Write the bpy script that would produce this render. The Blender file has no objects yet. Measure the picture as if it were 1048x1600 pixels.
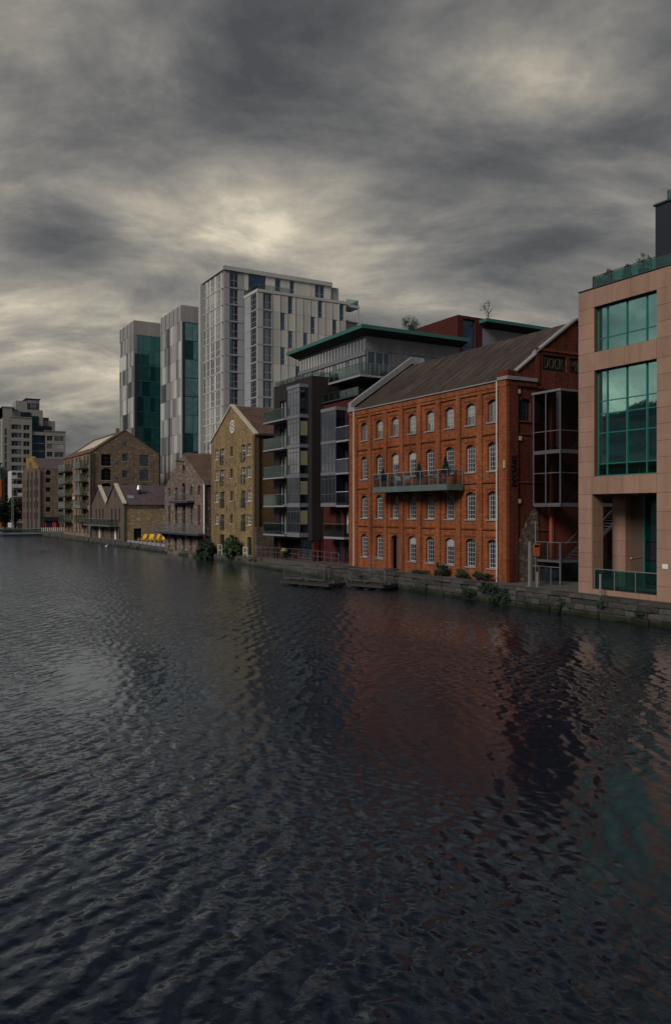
import bpy, math, random
from mathutils import Vector
random.seed(7)
R = math.radians
sc = bpy.context.scene
COL = sc.collection

# ------------------------------------------------------------------ camera
cam = bpy.data.cameras.new('camera')
cam.sensor_fit = 'VERTICAL'; cam.sensor_height = 36.0; cam.lens = 28.575
cam.clip_start = 0.1; cam.clip_end = 20000
camo = bpy.data.objects.new('camera', cam); COL.objects.link(camo)
camo.location = (0, 0, 6.0); camo.rotation_euler = (R(90), 0, R(-29.8))
sc.camera = camo

# ------------------------------------------------------------------ sky and sun
SUN_EL, SUN_AZ = R(34), Vector((-0.94, -0.34, 0)).normalized()   # light comes from the left, over the dock
wd = bpy.data.worlds.new('World'); sc.world = wd; wd.use_nodes = True
nt = wd.node_tree; nt.nodes.clear()
class NT:
    """tiny helper for wiring shader nodes"""
    def __init__(s, tree): s.t = tree
    def n(s, typ, **kw):
        nd = s.t.nodes.new(typ)
        for k, v in kw.items(): setattr(nd, k, v)
        return nd
    def put(s, sock, v):
        if isinstance(v, bpy.types.NodeSocket): s.t.links.new(v, sock)
        else:
            if hasattr(sock.default_value, '__len__') and not hasattr(v, '__len__'): v = (v,)*len(sock.default_value)
            if hasattr(sock.default_value, '__len__') and len(sock.default_value) == 4 and len(v) == 3: v = (*v, 1)
            sock.default_value = v
    def m(s, op, a, b=None, c=None, clamp=False):
        nd = s.n('ShaderNodeMath', operation=op, use_clamp=clamp)
        for i, x in enumerate((a, b, c)):
            if x is not None: s.put(nd.inputs[i], x)
        return nd.outputs[0]
    def vm(s, op, a, b=None, out=0):
        nd = s.n('ShaderNodeVectorMath', operation=op)
        s.put(nd.inputs[0], a)
        if b is not None: s.put(nd.inputs[1], b)
        return nd.outputs[out]
    def mix(s, f, a, b, mode='MIX'):
        nd = s.n('ShaderNodeMix', data_type='RGBA', blend_type=mode)
        s.put(nd.inputs[0], f); s.put(nd.inputs[6], a); s.put(nd.inputs[7], b)
        return nd.outputs[2]
    def noise(s, vec, scale, detail=4, rough=.5, dist=0, lac=2.0):
        nd = s.n('ShaderNodeTexNoise')
        s.put(nd.inputs['Vector'], vec); s.put(nd.inputs['Scale'], scale); s.put(nd.inputs['Detail'], detail)
        s.put(nd.inputs['Roughness'], rough); s.put(nd.inputs['Distortion'], dist); s.put(nd.inputs['Lacunarity'], lac)
        return nd.outputs['Fac']
    def ramp(s, f, stops, interp='LINEAR'):
        nd = s.n('ShaderNodeValToRGB'); cr = nd.color_ramp; cr.interpolation = interp
        while len(cr.elements) < len(stops): cr.elements.new(.5)
        for e, (p, c) in zip(cr.elements, stops):
            e.position = p; e.color = (*c, 1) if hasattr(c, '__len__') else (c, c, c, 1)
        s.put(nd.inputs[0], f); return nd.outputs[0]
    def sep(s, v):
        nd = s.n('ShaderNodeSeparateXYZ'); s.put(nd.inputs[0], v); return nd.outputs
    def comb(s, x, y, z):
        nd = s.n('ShaderNodeCombineXYZ')
        for i, q in enumerate((x, y, z)): s.put(nd.inputs[i], q)
        return nd.outputs[0]

W = NT(nt)
tc = W.n('ShaderNodeTexCoord').outputs['Generated']
dirn = W.vm('NORMALIZE', tc)
dx, dy, dz = W.sep(dirn)[:3]
sky = W.n('ShaderNodeTexSky', sky_type='NISHITA'); sky.sun_disc = False
sky.sun_elevation = SUN_EL; sky.sun_rotation = math.atan2(SUN_AZ.x, SUN_AZ.y); sky.air_density = 1.6; sky.dust_density = 3.0
# cloud deck: noise on a flat layer seen in perspective
zz = W.m('ADD', W.m('MAXIMUM', dz, 0.0), 0.28)
px, py = W.m('DIVIDE', dx, zz), W.m('DIVIDE', dy, zz)
# rotate so that the streaks lie across the view along the dock
ca, sa = math.cos(R(29.8)), math.sin(R(29.8))
cu = W.m('SUBTRACT', W.m('MULTIPLY', px, ca), W.m('MULTIPLY', py, sa))
cv = W.m('ADD', W.m('MULTIPLY', px, sa), W.m('MULTIPLY', py, ca))
cp = W.comb(W.m('MULTIPLY', cu, 0.72), cv, 3.7)
n1 = W.noise(cp, 3.3, 8, .60, .30)
n2 = W.noise(W.vm('ADD', cp, (7.3, 2.1, 5.0)), 1.1, 3, .5, .2)
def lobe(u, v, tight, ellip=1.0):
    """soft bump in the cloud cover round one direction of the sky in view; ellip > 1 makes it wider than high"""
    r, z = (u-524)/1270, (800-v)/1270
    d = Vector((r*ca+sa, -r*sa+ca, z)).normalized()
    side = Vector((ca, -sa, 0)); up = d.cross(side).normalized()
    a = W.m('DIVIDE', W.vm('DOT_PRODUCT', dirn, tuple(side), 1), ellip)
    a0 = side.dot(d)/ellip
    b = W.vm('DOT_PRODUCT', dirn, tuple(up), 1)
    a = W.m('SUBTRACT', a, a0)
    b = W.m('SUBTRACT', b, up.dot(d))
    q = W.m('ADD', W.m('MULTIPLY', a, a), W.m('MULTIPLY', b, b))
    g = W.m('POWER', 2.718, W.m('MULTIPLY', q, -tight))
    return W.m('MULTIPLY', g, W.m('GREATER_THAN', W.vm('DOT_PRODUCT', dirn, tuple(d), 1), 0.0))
dens = W.m('ADD', W.m('MULTIPLY', n1, 1.05), W.m('MULTIPLY', n2, .60))
dens = W.m('SUBTRACT', dens, .335)
lump = W.noise(W.vm('ADD', cp, (3.1, 6.4, 1.0)), 2.1, 7, .55, .35)          # heavier clumps with firmer edges
dens = W.m('ADD', dens, W.m('MULTIPLY', W.ramp(lump, [(.50, 0), (.57, .8), (.66, 1)]), .10))
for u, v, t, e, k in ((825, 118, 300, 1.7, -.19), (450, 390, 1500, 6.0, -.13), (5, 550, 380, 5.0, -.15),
                      (250, 315, 140, 2.2, -.085), (100, 372, 520, 1.4, .24), (270, 205, 320, 2.6, .13), (90, 50, 40, 1.6, .06), (740, 205, 220, 2.6, .12), (470, 70, 140, 1.8, .06), (860, 330, 120, 2.0, .07), (300, 430, 900, 4, .06), (1040, 40, 80, 1.2, .07)):
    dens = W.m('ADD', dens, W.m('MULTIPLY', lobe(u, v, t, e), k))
dens = W.m('ADD', dens, W.m('MULTIPLY', W.ramp(dz, [(.36, 0), (.85, 1)]), .20))      # the deck thickens overhead, away from the bright horizon
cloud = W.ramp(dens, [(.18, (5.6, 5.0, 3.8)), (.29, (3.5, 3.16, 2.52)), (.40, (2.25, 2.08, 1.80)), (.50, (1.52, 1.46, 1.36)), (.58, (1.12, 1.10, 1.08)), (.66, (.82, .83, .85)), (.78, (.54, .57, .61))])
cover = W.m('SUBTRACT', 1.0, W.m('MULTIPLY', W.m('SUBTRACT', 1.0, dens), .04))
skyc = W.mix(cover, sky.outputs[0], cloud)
below = W.m('LESS_THAN', dz, -0.002)
skyc = W.mix(below, skyc, (.35, .37, .36))
bg = W.n('ShaderNodeBackground'); W.put(bg.inputs[0], skyc); bg.inputs[1].default_value = 0.10
wo = W.n('ShaderNodeOutputWorld'); nt.links.new(bg.outputs[0], wo.inputs[0])

sl = bpy.data.lights.new('sun', 'SUN'); sl.energy = 1.5; sl.angle = R(22); sl.color = (1.0, .95, .88)
so = bpy.data.objects.new('sun', sl); COL.objects.link(so)
sd = Vector((SUN_AZ.x*math.cos(SUN_EL), SUN_AZ.y*math.cos(SUN_EL), math.sin(SUN_EL)))
so.rotation_euler = sd.to_track_quat('Z', 'Y').to_euler(); so.location = sd*300

sc.view_settings.view_transform = 'Standard'; sc.view_settings.look = 'None'
sc.view_settings.gamma = 1; sc.view_settings.exposure = 0.45; sc.view_settings.use_curve_mapping = False
sc.render.engine = 'CYCLES'
try:
    sc.cycles.use_denoising = True; sc.cycles.denoiser = 'OPENIMAGEDENOISE'
except Exception: pass
sc.cycles.use_adaptive_sampling = True; sc.cycles.adaptive_threshold = .04
sc.cycles.max_bounces = 4; sc.cycles.diffuse_bounces = 2; sc.cycles.glossy_bounces = 3; sc.cycles.transmission_bounces = 6; sc.cycles.transparent_max_bounces = 12
sc.cycles.caustics_reflective = False; sc.cycles.caustics_refractive = False

# ------------------------------------------------------------------ materials
MATS = {}
def mat(name, col, rough=.8, var=.2, vs=1.2, stain=.2, pattern=None, col2=None, mortar=None, size=(.225, .075), bump=.0, metal=0, spec=.4, rnd=0, streak='y', drip=0, tide=False):
    m = bpy.data.materials.new(name); m.use_nodes = True
    t = m.node_tree; N = NT(t); bs = t.nodes['Principled BSDF']
    pos = N.n('ShaderNodeNewGeometry').outputs['Position']
    x, y, z = N.sep(pos)[:3]
    uv = N.comb(N.m('ADD', x, y), z, 0)
    c = col; h = None
    if pattern == 'brick':
        b = N.n('ShaderNodeTexBrick'); N.put(b.inputs['Vector'], uv); b.inputs['Scale'].default_value = 1
        b.inputs['Brick Width'].default_value = size[0]; b.inputs['Row Height'].default_value = size[1]
        b.inputs['Mortar Size'].default_value = size[1]*.09; b.inputs['Bias'].default_value = -.1
        N.put(b.inputs['Color1'], col); N.put(b.inputs['Color2'], col2 or tuple(q*.62 for q in col)); N.put(b.inputs['Mortar'], mortar or tuple(q*.8 for q in col))
        c = b.outputs[0]; h = b.outputs[1]
    elif pattern == 'rubble':
        wv = N.vm('MULTIPLY', uv, (1/size[0], 1/size[1], 1))
        nz = N.n('ShaderNodeTexNoise'); N.put(nz.inputs['Vector'], wv); nz.inputs['Scale'].default_value = .9
        wv = N.vm('ADD', wv, N.vm('MULTIPLY', nz.outputs['Color'], (.7, .5, 0)))
        vo = N.n('ShaderNodeTexVoronoi'); N.put(vo.inputs['Vector'], wv); vo.inputs['Scale'].default_value = 1; vo.inputs['Randomness'].default_value = .85
        r = N.sep(vo.outputs['Color'])[0]
        c = N.ramp(r, [(.0, col), (.45, col2 or tuple(q*.6 for q in col)), (.8, tuple(q*.8 for q in col)), (1.0, mortar or tuple(q*1.6 for q in col))])
        ve = N.n('ShaderNodeTexVoronoi', feature='DISTANCE_TO_EDGE'); N.put(ve.inputs['Vector'], wv); ve.inputs['Scale'].default_value = 1; ve.inputs['Randomness'].default_value = .85
        e = N.m('LESS_THAN', ve.outputs['Distance'], .06)
        c = N.mix(N.m('MULTIPLY', e, .6), c, tuple(q*.45 for q in col)); h = N.m('MINIMUM', ve.outputs['Distance'], .12)
    elif pattern == 'boards':
        u = N.m('ADD', x, y)
        cell = N.m('FLOOR', N.m('DIVIDE', u, size[0]))
        wn = N.n('ShaderNodeTexWhiteNoise', noise_dimensions='1D'); N.put(wn.inputs['W'], cell)
        g = N.noise(N.comb(N.m('MULTIPLY', u, 14), N.m('MULTIPLY', z, .5), 0), 1, 5, .6)
        f = N.m('ADD', N.m('MULTIPLY', wn.outputs[0], .5), N.m('MULTIPLY', g, .5))
        gap = N.m('LESS_THAN', N.m('FRACT', N.m('DIVIDE', u, size[0])), .12)
        c = N.mix(f, col, col2 or tuple(q*.5 for q in col)); c = N.mix(gap, c, tuple(q*.25 for q in col)); h = f
    elif pattern == 'slate':
        b = N.n('ShaderNodeTexBrick'); N.put(b.inputs['Vector'], uv); b.inputs['Scale'].default_value = 1
        b.inputs['Brick Width'].default_value = size[0]; b.inputs['Row Height'].default_value = size[1]; b.inputs['Mortar Size'].default_value = size[1]*.06
        N.put(b.inputs['Color1'], col); N.put(b.inputs['Color2'], col2 or tuple(q*.55 for q in col)); N.put(b.inputs['Mortar'], tuple(q*.3 for q in col))
        st = N.noise(N.comb(N.m('MULTIPLY', y if streak == 'y' else x, 3.2), N.m('MULTIPLY', z, .45), 0), 1, 6, .7)
        c = N.mix(N.ramp(st, [(.50, 0), (.66, .85)]), b.outputs[0], mortar or tuple(q*2.2 for q in col)); h = b.outputs[1]
    na = N.noise(pos, vs*4, 6, .65)
    nb = N.noise(N.vm('MULTIPLY', pos, (1, 1, .45)), vs*.35, 5, .6)
    f = N.m('ADD', 1 - var, N.m('MULTIPLY', na, 2*var))
    f = N.m('MULTIPLY', f, N.m('ADD', 1 - stain, N.m('MULTIPLY', nb, 2*stain)))
    if drip:        # soot and rain marks running down the wall
        dn = N.noise(N.comb(N.m('MULTIPLY', N.m('ADD', x, y), 1.7), N.m('MULTIPLY', z, .16), 0), 1, 6, .7)
        f = N.m('MULTIPLY', f, N.m('ADD', 1, N.m('MULTIPLY', N.ramp(dn, [(.44, 0), (.66, 1)]), -drip)))
    if tide:        # algae left by the water on the lowest stones
        zt_ = N.m('ADD', z, N.m('MULTIPLY', nb, .5))
        c = N.mix(N.ramp(zt_, [(.42, 1), (.62, 0)]), c, (.020, .026, .012))
    if rnd:
        ri = N.n('ShaderNodeObjectInfo').outputs['Random']
        f = N.m('MULTIPLY', f, N.m('ADD', 1-rnd, N.m('MULTIPLY', ri, 2*rnd)))
    fc = N.comb(f, f, f)
    c = N.mix(1.0, c, fc, 'MULTIPLY')
    N.put(bs.inputs['Base Color'], c)
    rr = N.m('ADD', rough-.08, N.m('MULTIPLY', nb, .16)); N.put(bs.inputs['Roughness'], rr)
    bs.inputs['Metallic'].default_value = metal
    bs.inputs['Specular IOR Level'].default_value = spec
    if bump:
        bn = N.n('ShaderNodeBump'); bn.inputs['Strength'].default_value = bump; bn.inputs['Distance'].default_value = .05
        hh = na if h is None else N.m('ADD', N.m('MULTIPLY', h, -.6 if pattern == 'brick' else 1), N.m('MULTIPLY', na, .5))
        N.put(bn.inputs['Height'], hh); t.links.new(bn.outputs[0], bs.inputs['Normal'])
    MATS[name] = m; return m

mat('mill_brick', (.35, .112, .044), .9, .36, 1.0, .48, 'brick', (.20, .056, .027), (.24, .115, .068), bump=.6, spec=.12, drip=.45)
mat('mill_brick_dark', (.20, .05, .02), .9, .3, 1, .35, 'brick', (.12, .03, .014), (.14, .07, .04), bump=.5, spec=.12)
mat('mill_brick_shaded', (.17, .043, .026), .9, .34, 1, .45, 'brick', (.09, .024, .016), (.10, .048, .036), bump=.6, spec=.12, drip=.5)  # mill brick darkened: the shade on the gable ends is put into the colour
mat('apartment_brick', (.085, .020, .017), .9, .2, 1, .3, 'brick', (.055, .013, .011), (.05, .02, .018), spec=.15)
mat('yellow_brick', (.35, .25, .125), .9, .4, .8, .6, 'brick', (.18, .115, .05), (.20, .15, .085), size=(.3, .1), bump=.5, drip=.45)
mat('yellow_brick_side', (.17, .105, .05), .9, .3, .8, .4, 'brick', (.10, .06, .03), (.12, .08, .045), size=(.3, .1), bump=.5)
mat('warehouse_stone', (.27, .195, .135), .9, .3, .8, .3, 'rubble', (.17, .12, .088), (.36, .27, .18), size=(.55, .26), bump=.5, drip=.3)
mat('hall_stone', (.44, .33, .19), .9, .3, .8, .25, 'rubble', (.28, .20, .12), (.54, .42, .27), size=(.6, .28), bump=.6)
mat('rubble_stone', (.20, .15, .125), .9, .35, .8, .3, 'rubble', (.12, .085, .075), (.40, .35, .31), size=(.27, .2), bump=.7)
mat('ruin_stone', (.16, .125, .10), .95, .3, 1, .3, 'rubble', (.09, .07, .06), (.24, .2, .16), size=(.4, .22), bump=.9)
mat('rubble_patch', (.15, .115, .095), .95, .4, 1, .4, 'rubble', (.075, .055, .045), (.26, .21, .17), size=(.34, .2), bump=1.0)
mat('hall_brick', (.13, .09, .075), .9, .25, 1, .3, 'brick', (.09, .06, .05), (.1, .08, .07), size=(.3, .1))
mat('slate_mill', (.050, .033, .026), .9, .4, 1, .45, 'slate', (.024, .017, .015), (.125, .095, .075), size=(.3, .14), bump=.5)
mat('slate_purple', (.115, .078, .092), .7, .2, 1, .2, 'slate', (.075, .05, .06), (.13, .09, .10), size=(.4, .16), streak='x')
mat('slate_brown', (.14, .075, .05), .75, .3, 1, .4, 'slate', (.085, .05, .038), (.15, .12, .09), size=(.35, .16), bump=.4)
mat('coping_stone', (.24, .24, .25), .8, .2, 1, .25, bump=.2)
mat('pale_stone', (.50, .44, .34), .85, .15, 1, .2)
mat('granite_dark', (.062, .058, .057), .9, .45, 1.6, .45, bump=1.0, rnd=.4, spec=.2, tide=True)
mat('quay_paving', (.09, .082, .072), .9, .3, 1, .3, bump=.3)
mat('earth', (.05, .045, .04), .95, .4, .6, .3)
mat('pink_granite', (.33, .205, .15), .6, .16, 2.5, .25, bump=.12, rnd=.07, spec=.3, drip=.16)
mat('pink_joint', (.13, .075, .055), .9)
mat('timber_dark', (.030, .023, .023), .75, .25, 1, .3, 'boards', (.011, .009, .010), size=(.17, 1), bump=.3)
mat('zinc', (.20, .20, .23), .5, .08, .6, .12, rnd=.08, metal=.2)
mat('zinc_dark', (.10, .10, .12), .5, .1, .6, .15, metal=.2)
mat('copper_green', (.035, .14, .12), .6, .15, .5, .25)
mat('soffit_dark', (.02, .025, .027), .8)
mat('white_paint', (.72, .72, .70), .5, .08, 1, .12)
mat('mill_sash', (.40, .42, .44), .5, .15, 2, .2, rnd=.15)
mat('sash_dark', (.20, .21, .22), .5, .15, 2, .2)
mat('window_blind', (.36, .36, .34), .9, .1, 2, .15)
mat('cream_pipe', (.60, .56, .48), .5, .1, 1, .15)
mat('steel', (.42, .42, .43), .38, .1, 2, .1, metal=.7)
mat('steel_grey', (.20, .215, .235), .5, .1, 2, .15, metal=.3)
mat('stair_steel', (.12, .125, .14), .5, .1, 2, .15, metal=.2)
mat('steel_dark', (.05, .055, .065), .5, .1, 2, .15, metal=.3)
mat('mullion_green', (.03, .20, .17), .4, .1, 2, .1, metal=.3)
mat('balcony_steel', (.12, .165, .155), .55, .2, 3, .25, metal=.3)
mat('slab_pale', (.27, .27, .29), .7, .1, 1, .15)
mat('orange_paint', (.50, .13, .045), .6, .15, 1, .25)
mat('orange_dull', (.30, .085, .035), .7, .2, 1, .25)
mat('oxide_paint', (.15, .035, .022), .7, .15, 1, .25)
mat('red_paint', (.55, .06, .04), .6, .2, 1, .2)
mat('navy_paint', (.015, .018, .03), .6)
mat('black_paint', (.012, .012, .015), .6)
mat('door_brown', (.09, .06, .045), .5)
mat('tower_panel', (.62, .60, .56), .55, .06, .5, .10, rnd=.10)
mat('tower_panel_tan', (.53, .515, .485), .6, .08, .5, .12, rnd=.14)
mat('tower_grey', (.33, .335, .355), .5, .06, .5, .1, rnd=.06)
mat('tower_edge', (.44, .44, .44), .5, .06, .5, .1)
mat('fin_panel', (.58, .57, .56), .3, .05, .5, .08, rnd=.5, metal=.4)
mat('fin_top', (.32, .31, .31), .6, .05, .5, .08, rnd=.08)
mat('far_concrete', (.27, .255, .235), .85, .1, .3, .15)
mat('far_white', (.5, .5, .5), .8, .1, .3, .15)
mat('ochre_coping', (.30, .20, .05), .8, .2, 1, .2)
mat('wood_deck', (.034, .029, .024), .9, .35, 2, .4, bump=.4, rnd=.3)
mat('float_blue', (.03, .045, .07), .7, .2, 1, .2)
mat('galvanised', (.13, .135, .14), .5, .15, 4, .2, metal=.25)
mat('foliage', (.035, .075, .022), .7, .5, 3, .3, rnd=.2)
mat('foliage_dark', (.016, .034, .018), .75, .5, 3, .3, rnd=.2)
mat('foliage_olive', (.075, .085, .03), .75, .5, 3, .3, rnd=.2)
mat('foliage_autumn', (.20, .085, .03), .75, .4, 3, .3, rnd=.2)
mat('flower_pale', (.5, .5, .3), .8)
mat('bark', (.06, .045, .035), .9, .3, 4, .2)
mat('post_grey', (.17, .16, .15), .9, .3, 3, .3)
mat('pot_grey', (.10, .11, .12), .6)
mat('pot_terracotta', (.22, .12, .06), .8)
mat('yellow_plastic', (.72, .42, .02), .5, .05)
mat('blind_cloth', (.50, .48, .40), .9, .1, 2, .15)
mat('curtain_yellow', (.40, .37, .22), .9, .2, 1, .1, 'boards', (.2, .19, .12), size=(.22, 1))
mat('letter_gold', (.055, .047, .024), .7)
mat('swan_white', (.75, .75, .72), .7)
mat('lime_plastic', (.35, .55, .02), .5)
mat('interior', (.06, .065, .07), .9)

def glass(name, tint, rough=.03, body=(.01, .012, .015), refl=.5, wav=.004):
    """dark window glass: a dim room behind and a mirror of the sky on the pane"""
    m = bpy.data.materials.new(name); m.use_nodes = True
    t = m.node_tree; N = NT(t); bs = t.nodes['Principled BSDF']; out = t.nodes['Material Output']
    pos = N.n('ShaderNodeNewGeometry').outputs['Position']
    ri = N.n('ShaderNodeObjectInfo').outputs['Random']
    n = N.noise(N.vm('ADD', N.vm('MULTIPLY', pos, (.8, .8, .8)), N.comb(N.m('MULTIPLY', ri, 50), 0, 0)), 1.0, 3)
    bc = N.mix(n, tuple(q*.3 for q in body), tuple(q*1.9 for q in body))
    N.put(bs.inputs['Base Color'], bc); bs.inputs['Roughness'].default_value = .4; bs.inputs['Specular IOR Level'].default_value = 0
    gl = N.n('ShaderNodeBsdfGlossy'); N.put(gl.inputs['Color'], tint); gl.inputs['Roughness'].default_value = rough
    bn = N.n('ShaderNodeBump'); bn.inputs['Strength'].default_value = 1; bn.inputs['Distance'].default_value = wav
    N.put(bn.inputs['Height'], N.noise(pos, 1.3, 2)); t.links.new(bn.outputs[0], gl.inputs['Normal'])
    fr = N.n('ShaderNodeFresnel'); fr.inputs[0].default_value = 1.5
    f = N.m('ADD', refl, N.m('MULTIPLY', fr.outputs[0], 1-refl), clamp=True)
    mx = N.n('ShaderNodeMixShader'); N.put(mx.inputs[0], f); t.links.new(bs.outputs[0], mx.inputs[1]); t.links.new(gl.outputs[0], mx.inputs[2])
    t.links.new(mx.outputs[0], out.inputs[0]); MATS[name] = m
glass('glass_window', (.85, .92, 1.0), refl=.28, body=(.02, .024, .03))
glass('glass_bright', (1, 1, 1), refl=.55, body=(.08, .09, .10), rough=.06)
glass('glass_dark', (.6, .75, .9), refl=.14, body=(.008, .011, .018))
glass('glass_teal', (.52, .95, .92), refl=.70, body=(.002, .022, .024), wav=.002)
glass('glass_teal_dark', (.16, .46, .48), refl=.30, body=(.003, .022, .026))
glass('glass_office_light', (.5, .8, .82), refl=.34, body=(.15, .30, .32))
glass('glass_office_dark', (.25, .55, .55), refl=.25, body=(.012, .065, .066))
glass('glass_blue', (.35, .5, .72), refl=.22, body=(.01, .025, .045))
glass('glass_tower', (.9, .92, 1.0), refl=.3, body=(.03, .033, .04))
def clear(name, tint, op, fk=.6):
    """balustrade glass one can see through, with a weak mirror"""
    m = bpy.data.materials.new(name); m.use_nodes = True
    t = m.node_tree; N = NT(t); out = t.nodes['Material Output']; t.nodes.remove(t.nodes['Principled BSDF'])
    tr = N.n('ShaderNodeBsdfTransparent'); N.put(tr.inputs[0], tint)
    gl = N.n('ShaderNodeBsdfGlossy'); gl.inputs['Roughness'].default_value = .04; N.put(gl.inputs[0], tuple(min(1, .35+.65*q) for q in tint))
    fr = N.n('ShaderNodeFresnel'); fr.inputs[0].default_value = 1.45
    mx = N.n('ShaderNodeMixShader'); N.put(mx.inputs[0], N.m('ADD', op, N.m('MULTIPLY', fr.outputs[0], fk), clamp=True))
    t.links.new(tr.outputs[0], mx.inputs[1]); t.links.new(gl.outputs[0], mx.inputs[2]); t.links.new(mx.outputs[0], out.inputs[0]); MATS[name] = m
clear('clear_green', (.68, .78, .76), .07)
clear('clear_teal', (.30, .62, .58), .16)
clear('clear_pane', (.35, .72, .66), .10, .5)
clear('clear_grey', (.80, .84, .88), .03, .3)
clear('clear_smoke', (.62, .63, .67), .02, .25)

# ------------------------------------------------------------------ mesh helpers
WL = {}      # world location of every object (no parent is ever rotated or scaled)
class MB:
    def __init__(s): s.v = []; s.f = []
    def poly(s, *pts):
        k = len(s.v); s.v += [tuple(p) for p in pts]; s.f.append(tuple(range(k, k+len(pts)))); return s
    def box(s, x0, x1, y0, y1, z0, z1):
        k = len(s.v)
        s.v += [(x0,y0,z0),(x1,y0,z0),(x1,y1,z0),(x0,y1,z0),(x0,y0,z1),(x1,y0,z1),(x1,y1,z1),(x0,y1,z1)]
        s.f += [tuple(k+i for i in q) for q in ((0,3,2,1),(4,5,6,7),(0,1,5,4),(1,2,6,5),(2,3,7,6),(3,0,4,7))]; return s
    def hexa(s, P):
        k = len(s.v); s.v += [tuple(p) for p in P]
        s.f += [tuple(k+i for i in q) for q in ((0,3,2,1),(4,5,6,7),(0,1,5,4),(1,2,6,5),(2,3,7,6),(3,0,4,7))]; return s
    def tube(s, a, b, r, r2=None, n=6):
        a, b = Vector(a), Vector(b); r2 = r if r2 is None else r2
        d = (b-a).normalized(); e = d.orthogonal().normalized(); g = d.cross(e); k = len(s.v)
        for p, q in ((a, r), (b, r2)):
            for i in range(n):
                t = 2*math.pi*i/n; s.v.append(tuple(p + e*math.cos(t)*q + g*math.sin(t)*q))
        for i in range(n): s.f.append((k+i, k+(i+1)%n, k+n+(i+1)%n, k+n+i))
        s.f.append(tuple(k+n-1-i for i in range(n))); s.f.append(tuple(k+n+i for i in range(n))); return s
    def lathe(s, c, prof, n=10):
        k = len(s.v)
        for r, z in prof:
            for i in range(n):
                t = 2*math.pi*i/n; s.v.append((c[0]+r*math.cos(t), c[1]+r*math.sin(t), c[2]+z))
        for j in range(len(prof)-1):
            for i in range(n): s.f.append((k+j*n+i, k+j*n+(i+1)%n, k+(j+1)*n+(i+1)%n, k+(j+1)*n+i))
        s.f.append(tuple(k+n-1-i for i in range(n))); s.f.append(tuple(k+(len(prof)-1)*n+i for i in range(n))); return s
    def extr(s, pts, dvec):
        """prism: polygon of 3-D points swept along dvec"""
        k = len(s.v); n = len(pts); d = Vector(dvec)
        s.v += [tuple(p) for p in pts] + [tuple(Vector(p)+d) for p in pts]
        s.f.append(tuple(range(k, k+n))); s.f.append(tuple(k+2*n-1-i for i in range(n)))
        for i in range(n): s.f.append((k+i, k+(i+1)%n, k+n+(i+1)%n, k+n+i))
        return s
    def mesh(s, name, m, org=(0,0,0)):
        me = bpy.data.meshes.new(name); ox, oy, oz = org
        me.from_pydata([(x-ox, y-oy, z-oz) for x, y, z in s.v], [], s.f); me.update()
        me.materials.append(MATS[m]); return me
    def obj(s, name, m, parent=None, org=None):
        if org is None: org = WL[parent.name] if parent else (0, 0, 0)
        return put(name, s.mesh(name, m, org), parent, org)
def put(name, me, parent=None, org=(0, 0, 0)):
    o = bpy.data.objects.new(name, me); COL.objects.link(o)
    org = Vector(org); WL[o.name] = org
    if parent: o.parent = parent; o.location = org - WL[parent.name]
    else: o.location = org
    return o
def tag(o, label, cat, group=None):
    o['label'] = label; o['category'] = cat
    if group: o['group'] = group
    return o
def thing(name, label, cat, loc, group=None):
    o = put(name, None, None, loc); o.empty_display_size = .3; return tag(o, label, cat, group)
def structure(o): o['kind'] = 'structure'; return o
CACHE = {}
def bx(name, m, parent, x0, x1, y0, y1, z0, z1):
    """one box object; boxes of the same size share their mesh"""
    key = ('box', m, round(x1-x0, 3), round(y1-y0, 3), round(z1-z0, 3))
    if key not in CACHE: CACHE[key] = MB().box(0, x1-x0, 0, y1-y0, 0, z1-z0).mesh(name, m)
    return put(name, CACHE[key], parent, (x0, y0, z0))
def A(axis, pl, a, z, d=0.0):
    """point on a facade: axis X = plane facing the dock (-X), axis Y = plane facing the camera (-Y); d goes inwards"""
    return (pl+d, a, z) if axis == 'X' else (a, pl+d, z)
def abox(mb, axis, pl, a0, a1, z0, z1, d0, d1):
    a0, a1 = min(a0, a1), max(a0, a1)
    if axis == 'X': mb.box(pl+d0, pl+d1, a0, a1, z0, z1)
    else: mb.box(a0, a1, pl+d0, pl+d1, z0, z1)
    return mb
def apart(name, m, parent, axis, pl, a0, a1, z0, z1, d0, d1):
    a0, a1 = min(a0, a1), max(a0, a1)
    if axis == 'X': return bx(name, m, parent, pl+d0, pl+d1, a0, a1, z0, z1)
    return bx(name, m, parent, a0, a1, pl+d0, pl+d1, z0, z1)
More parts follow.
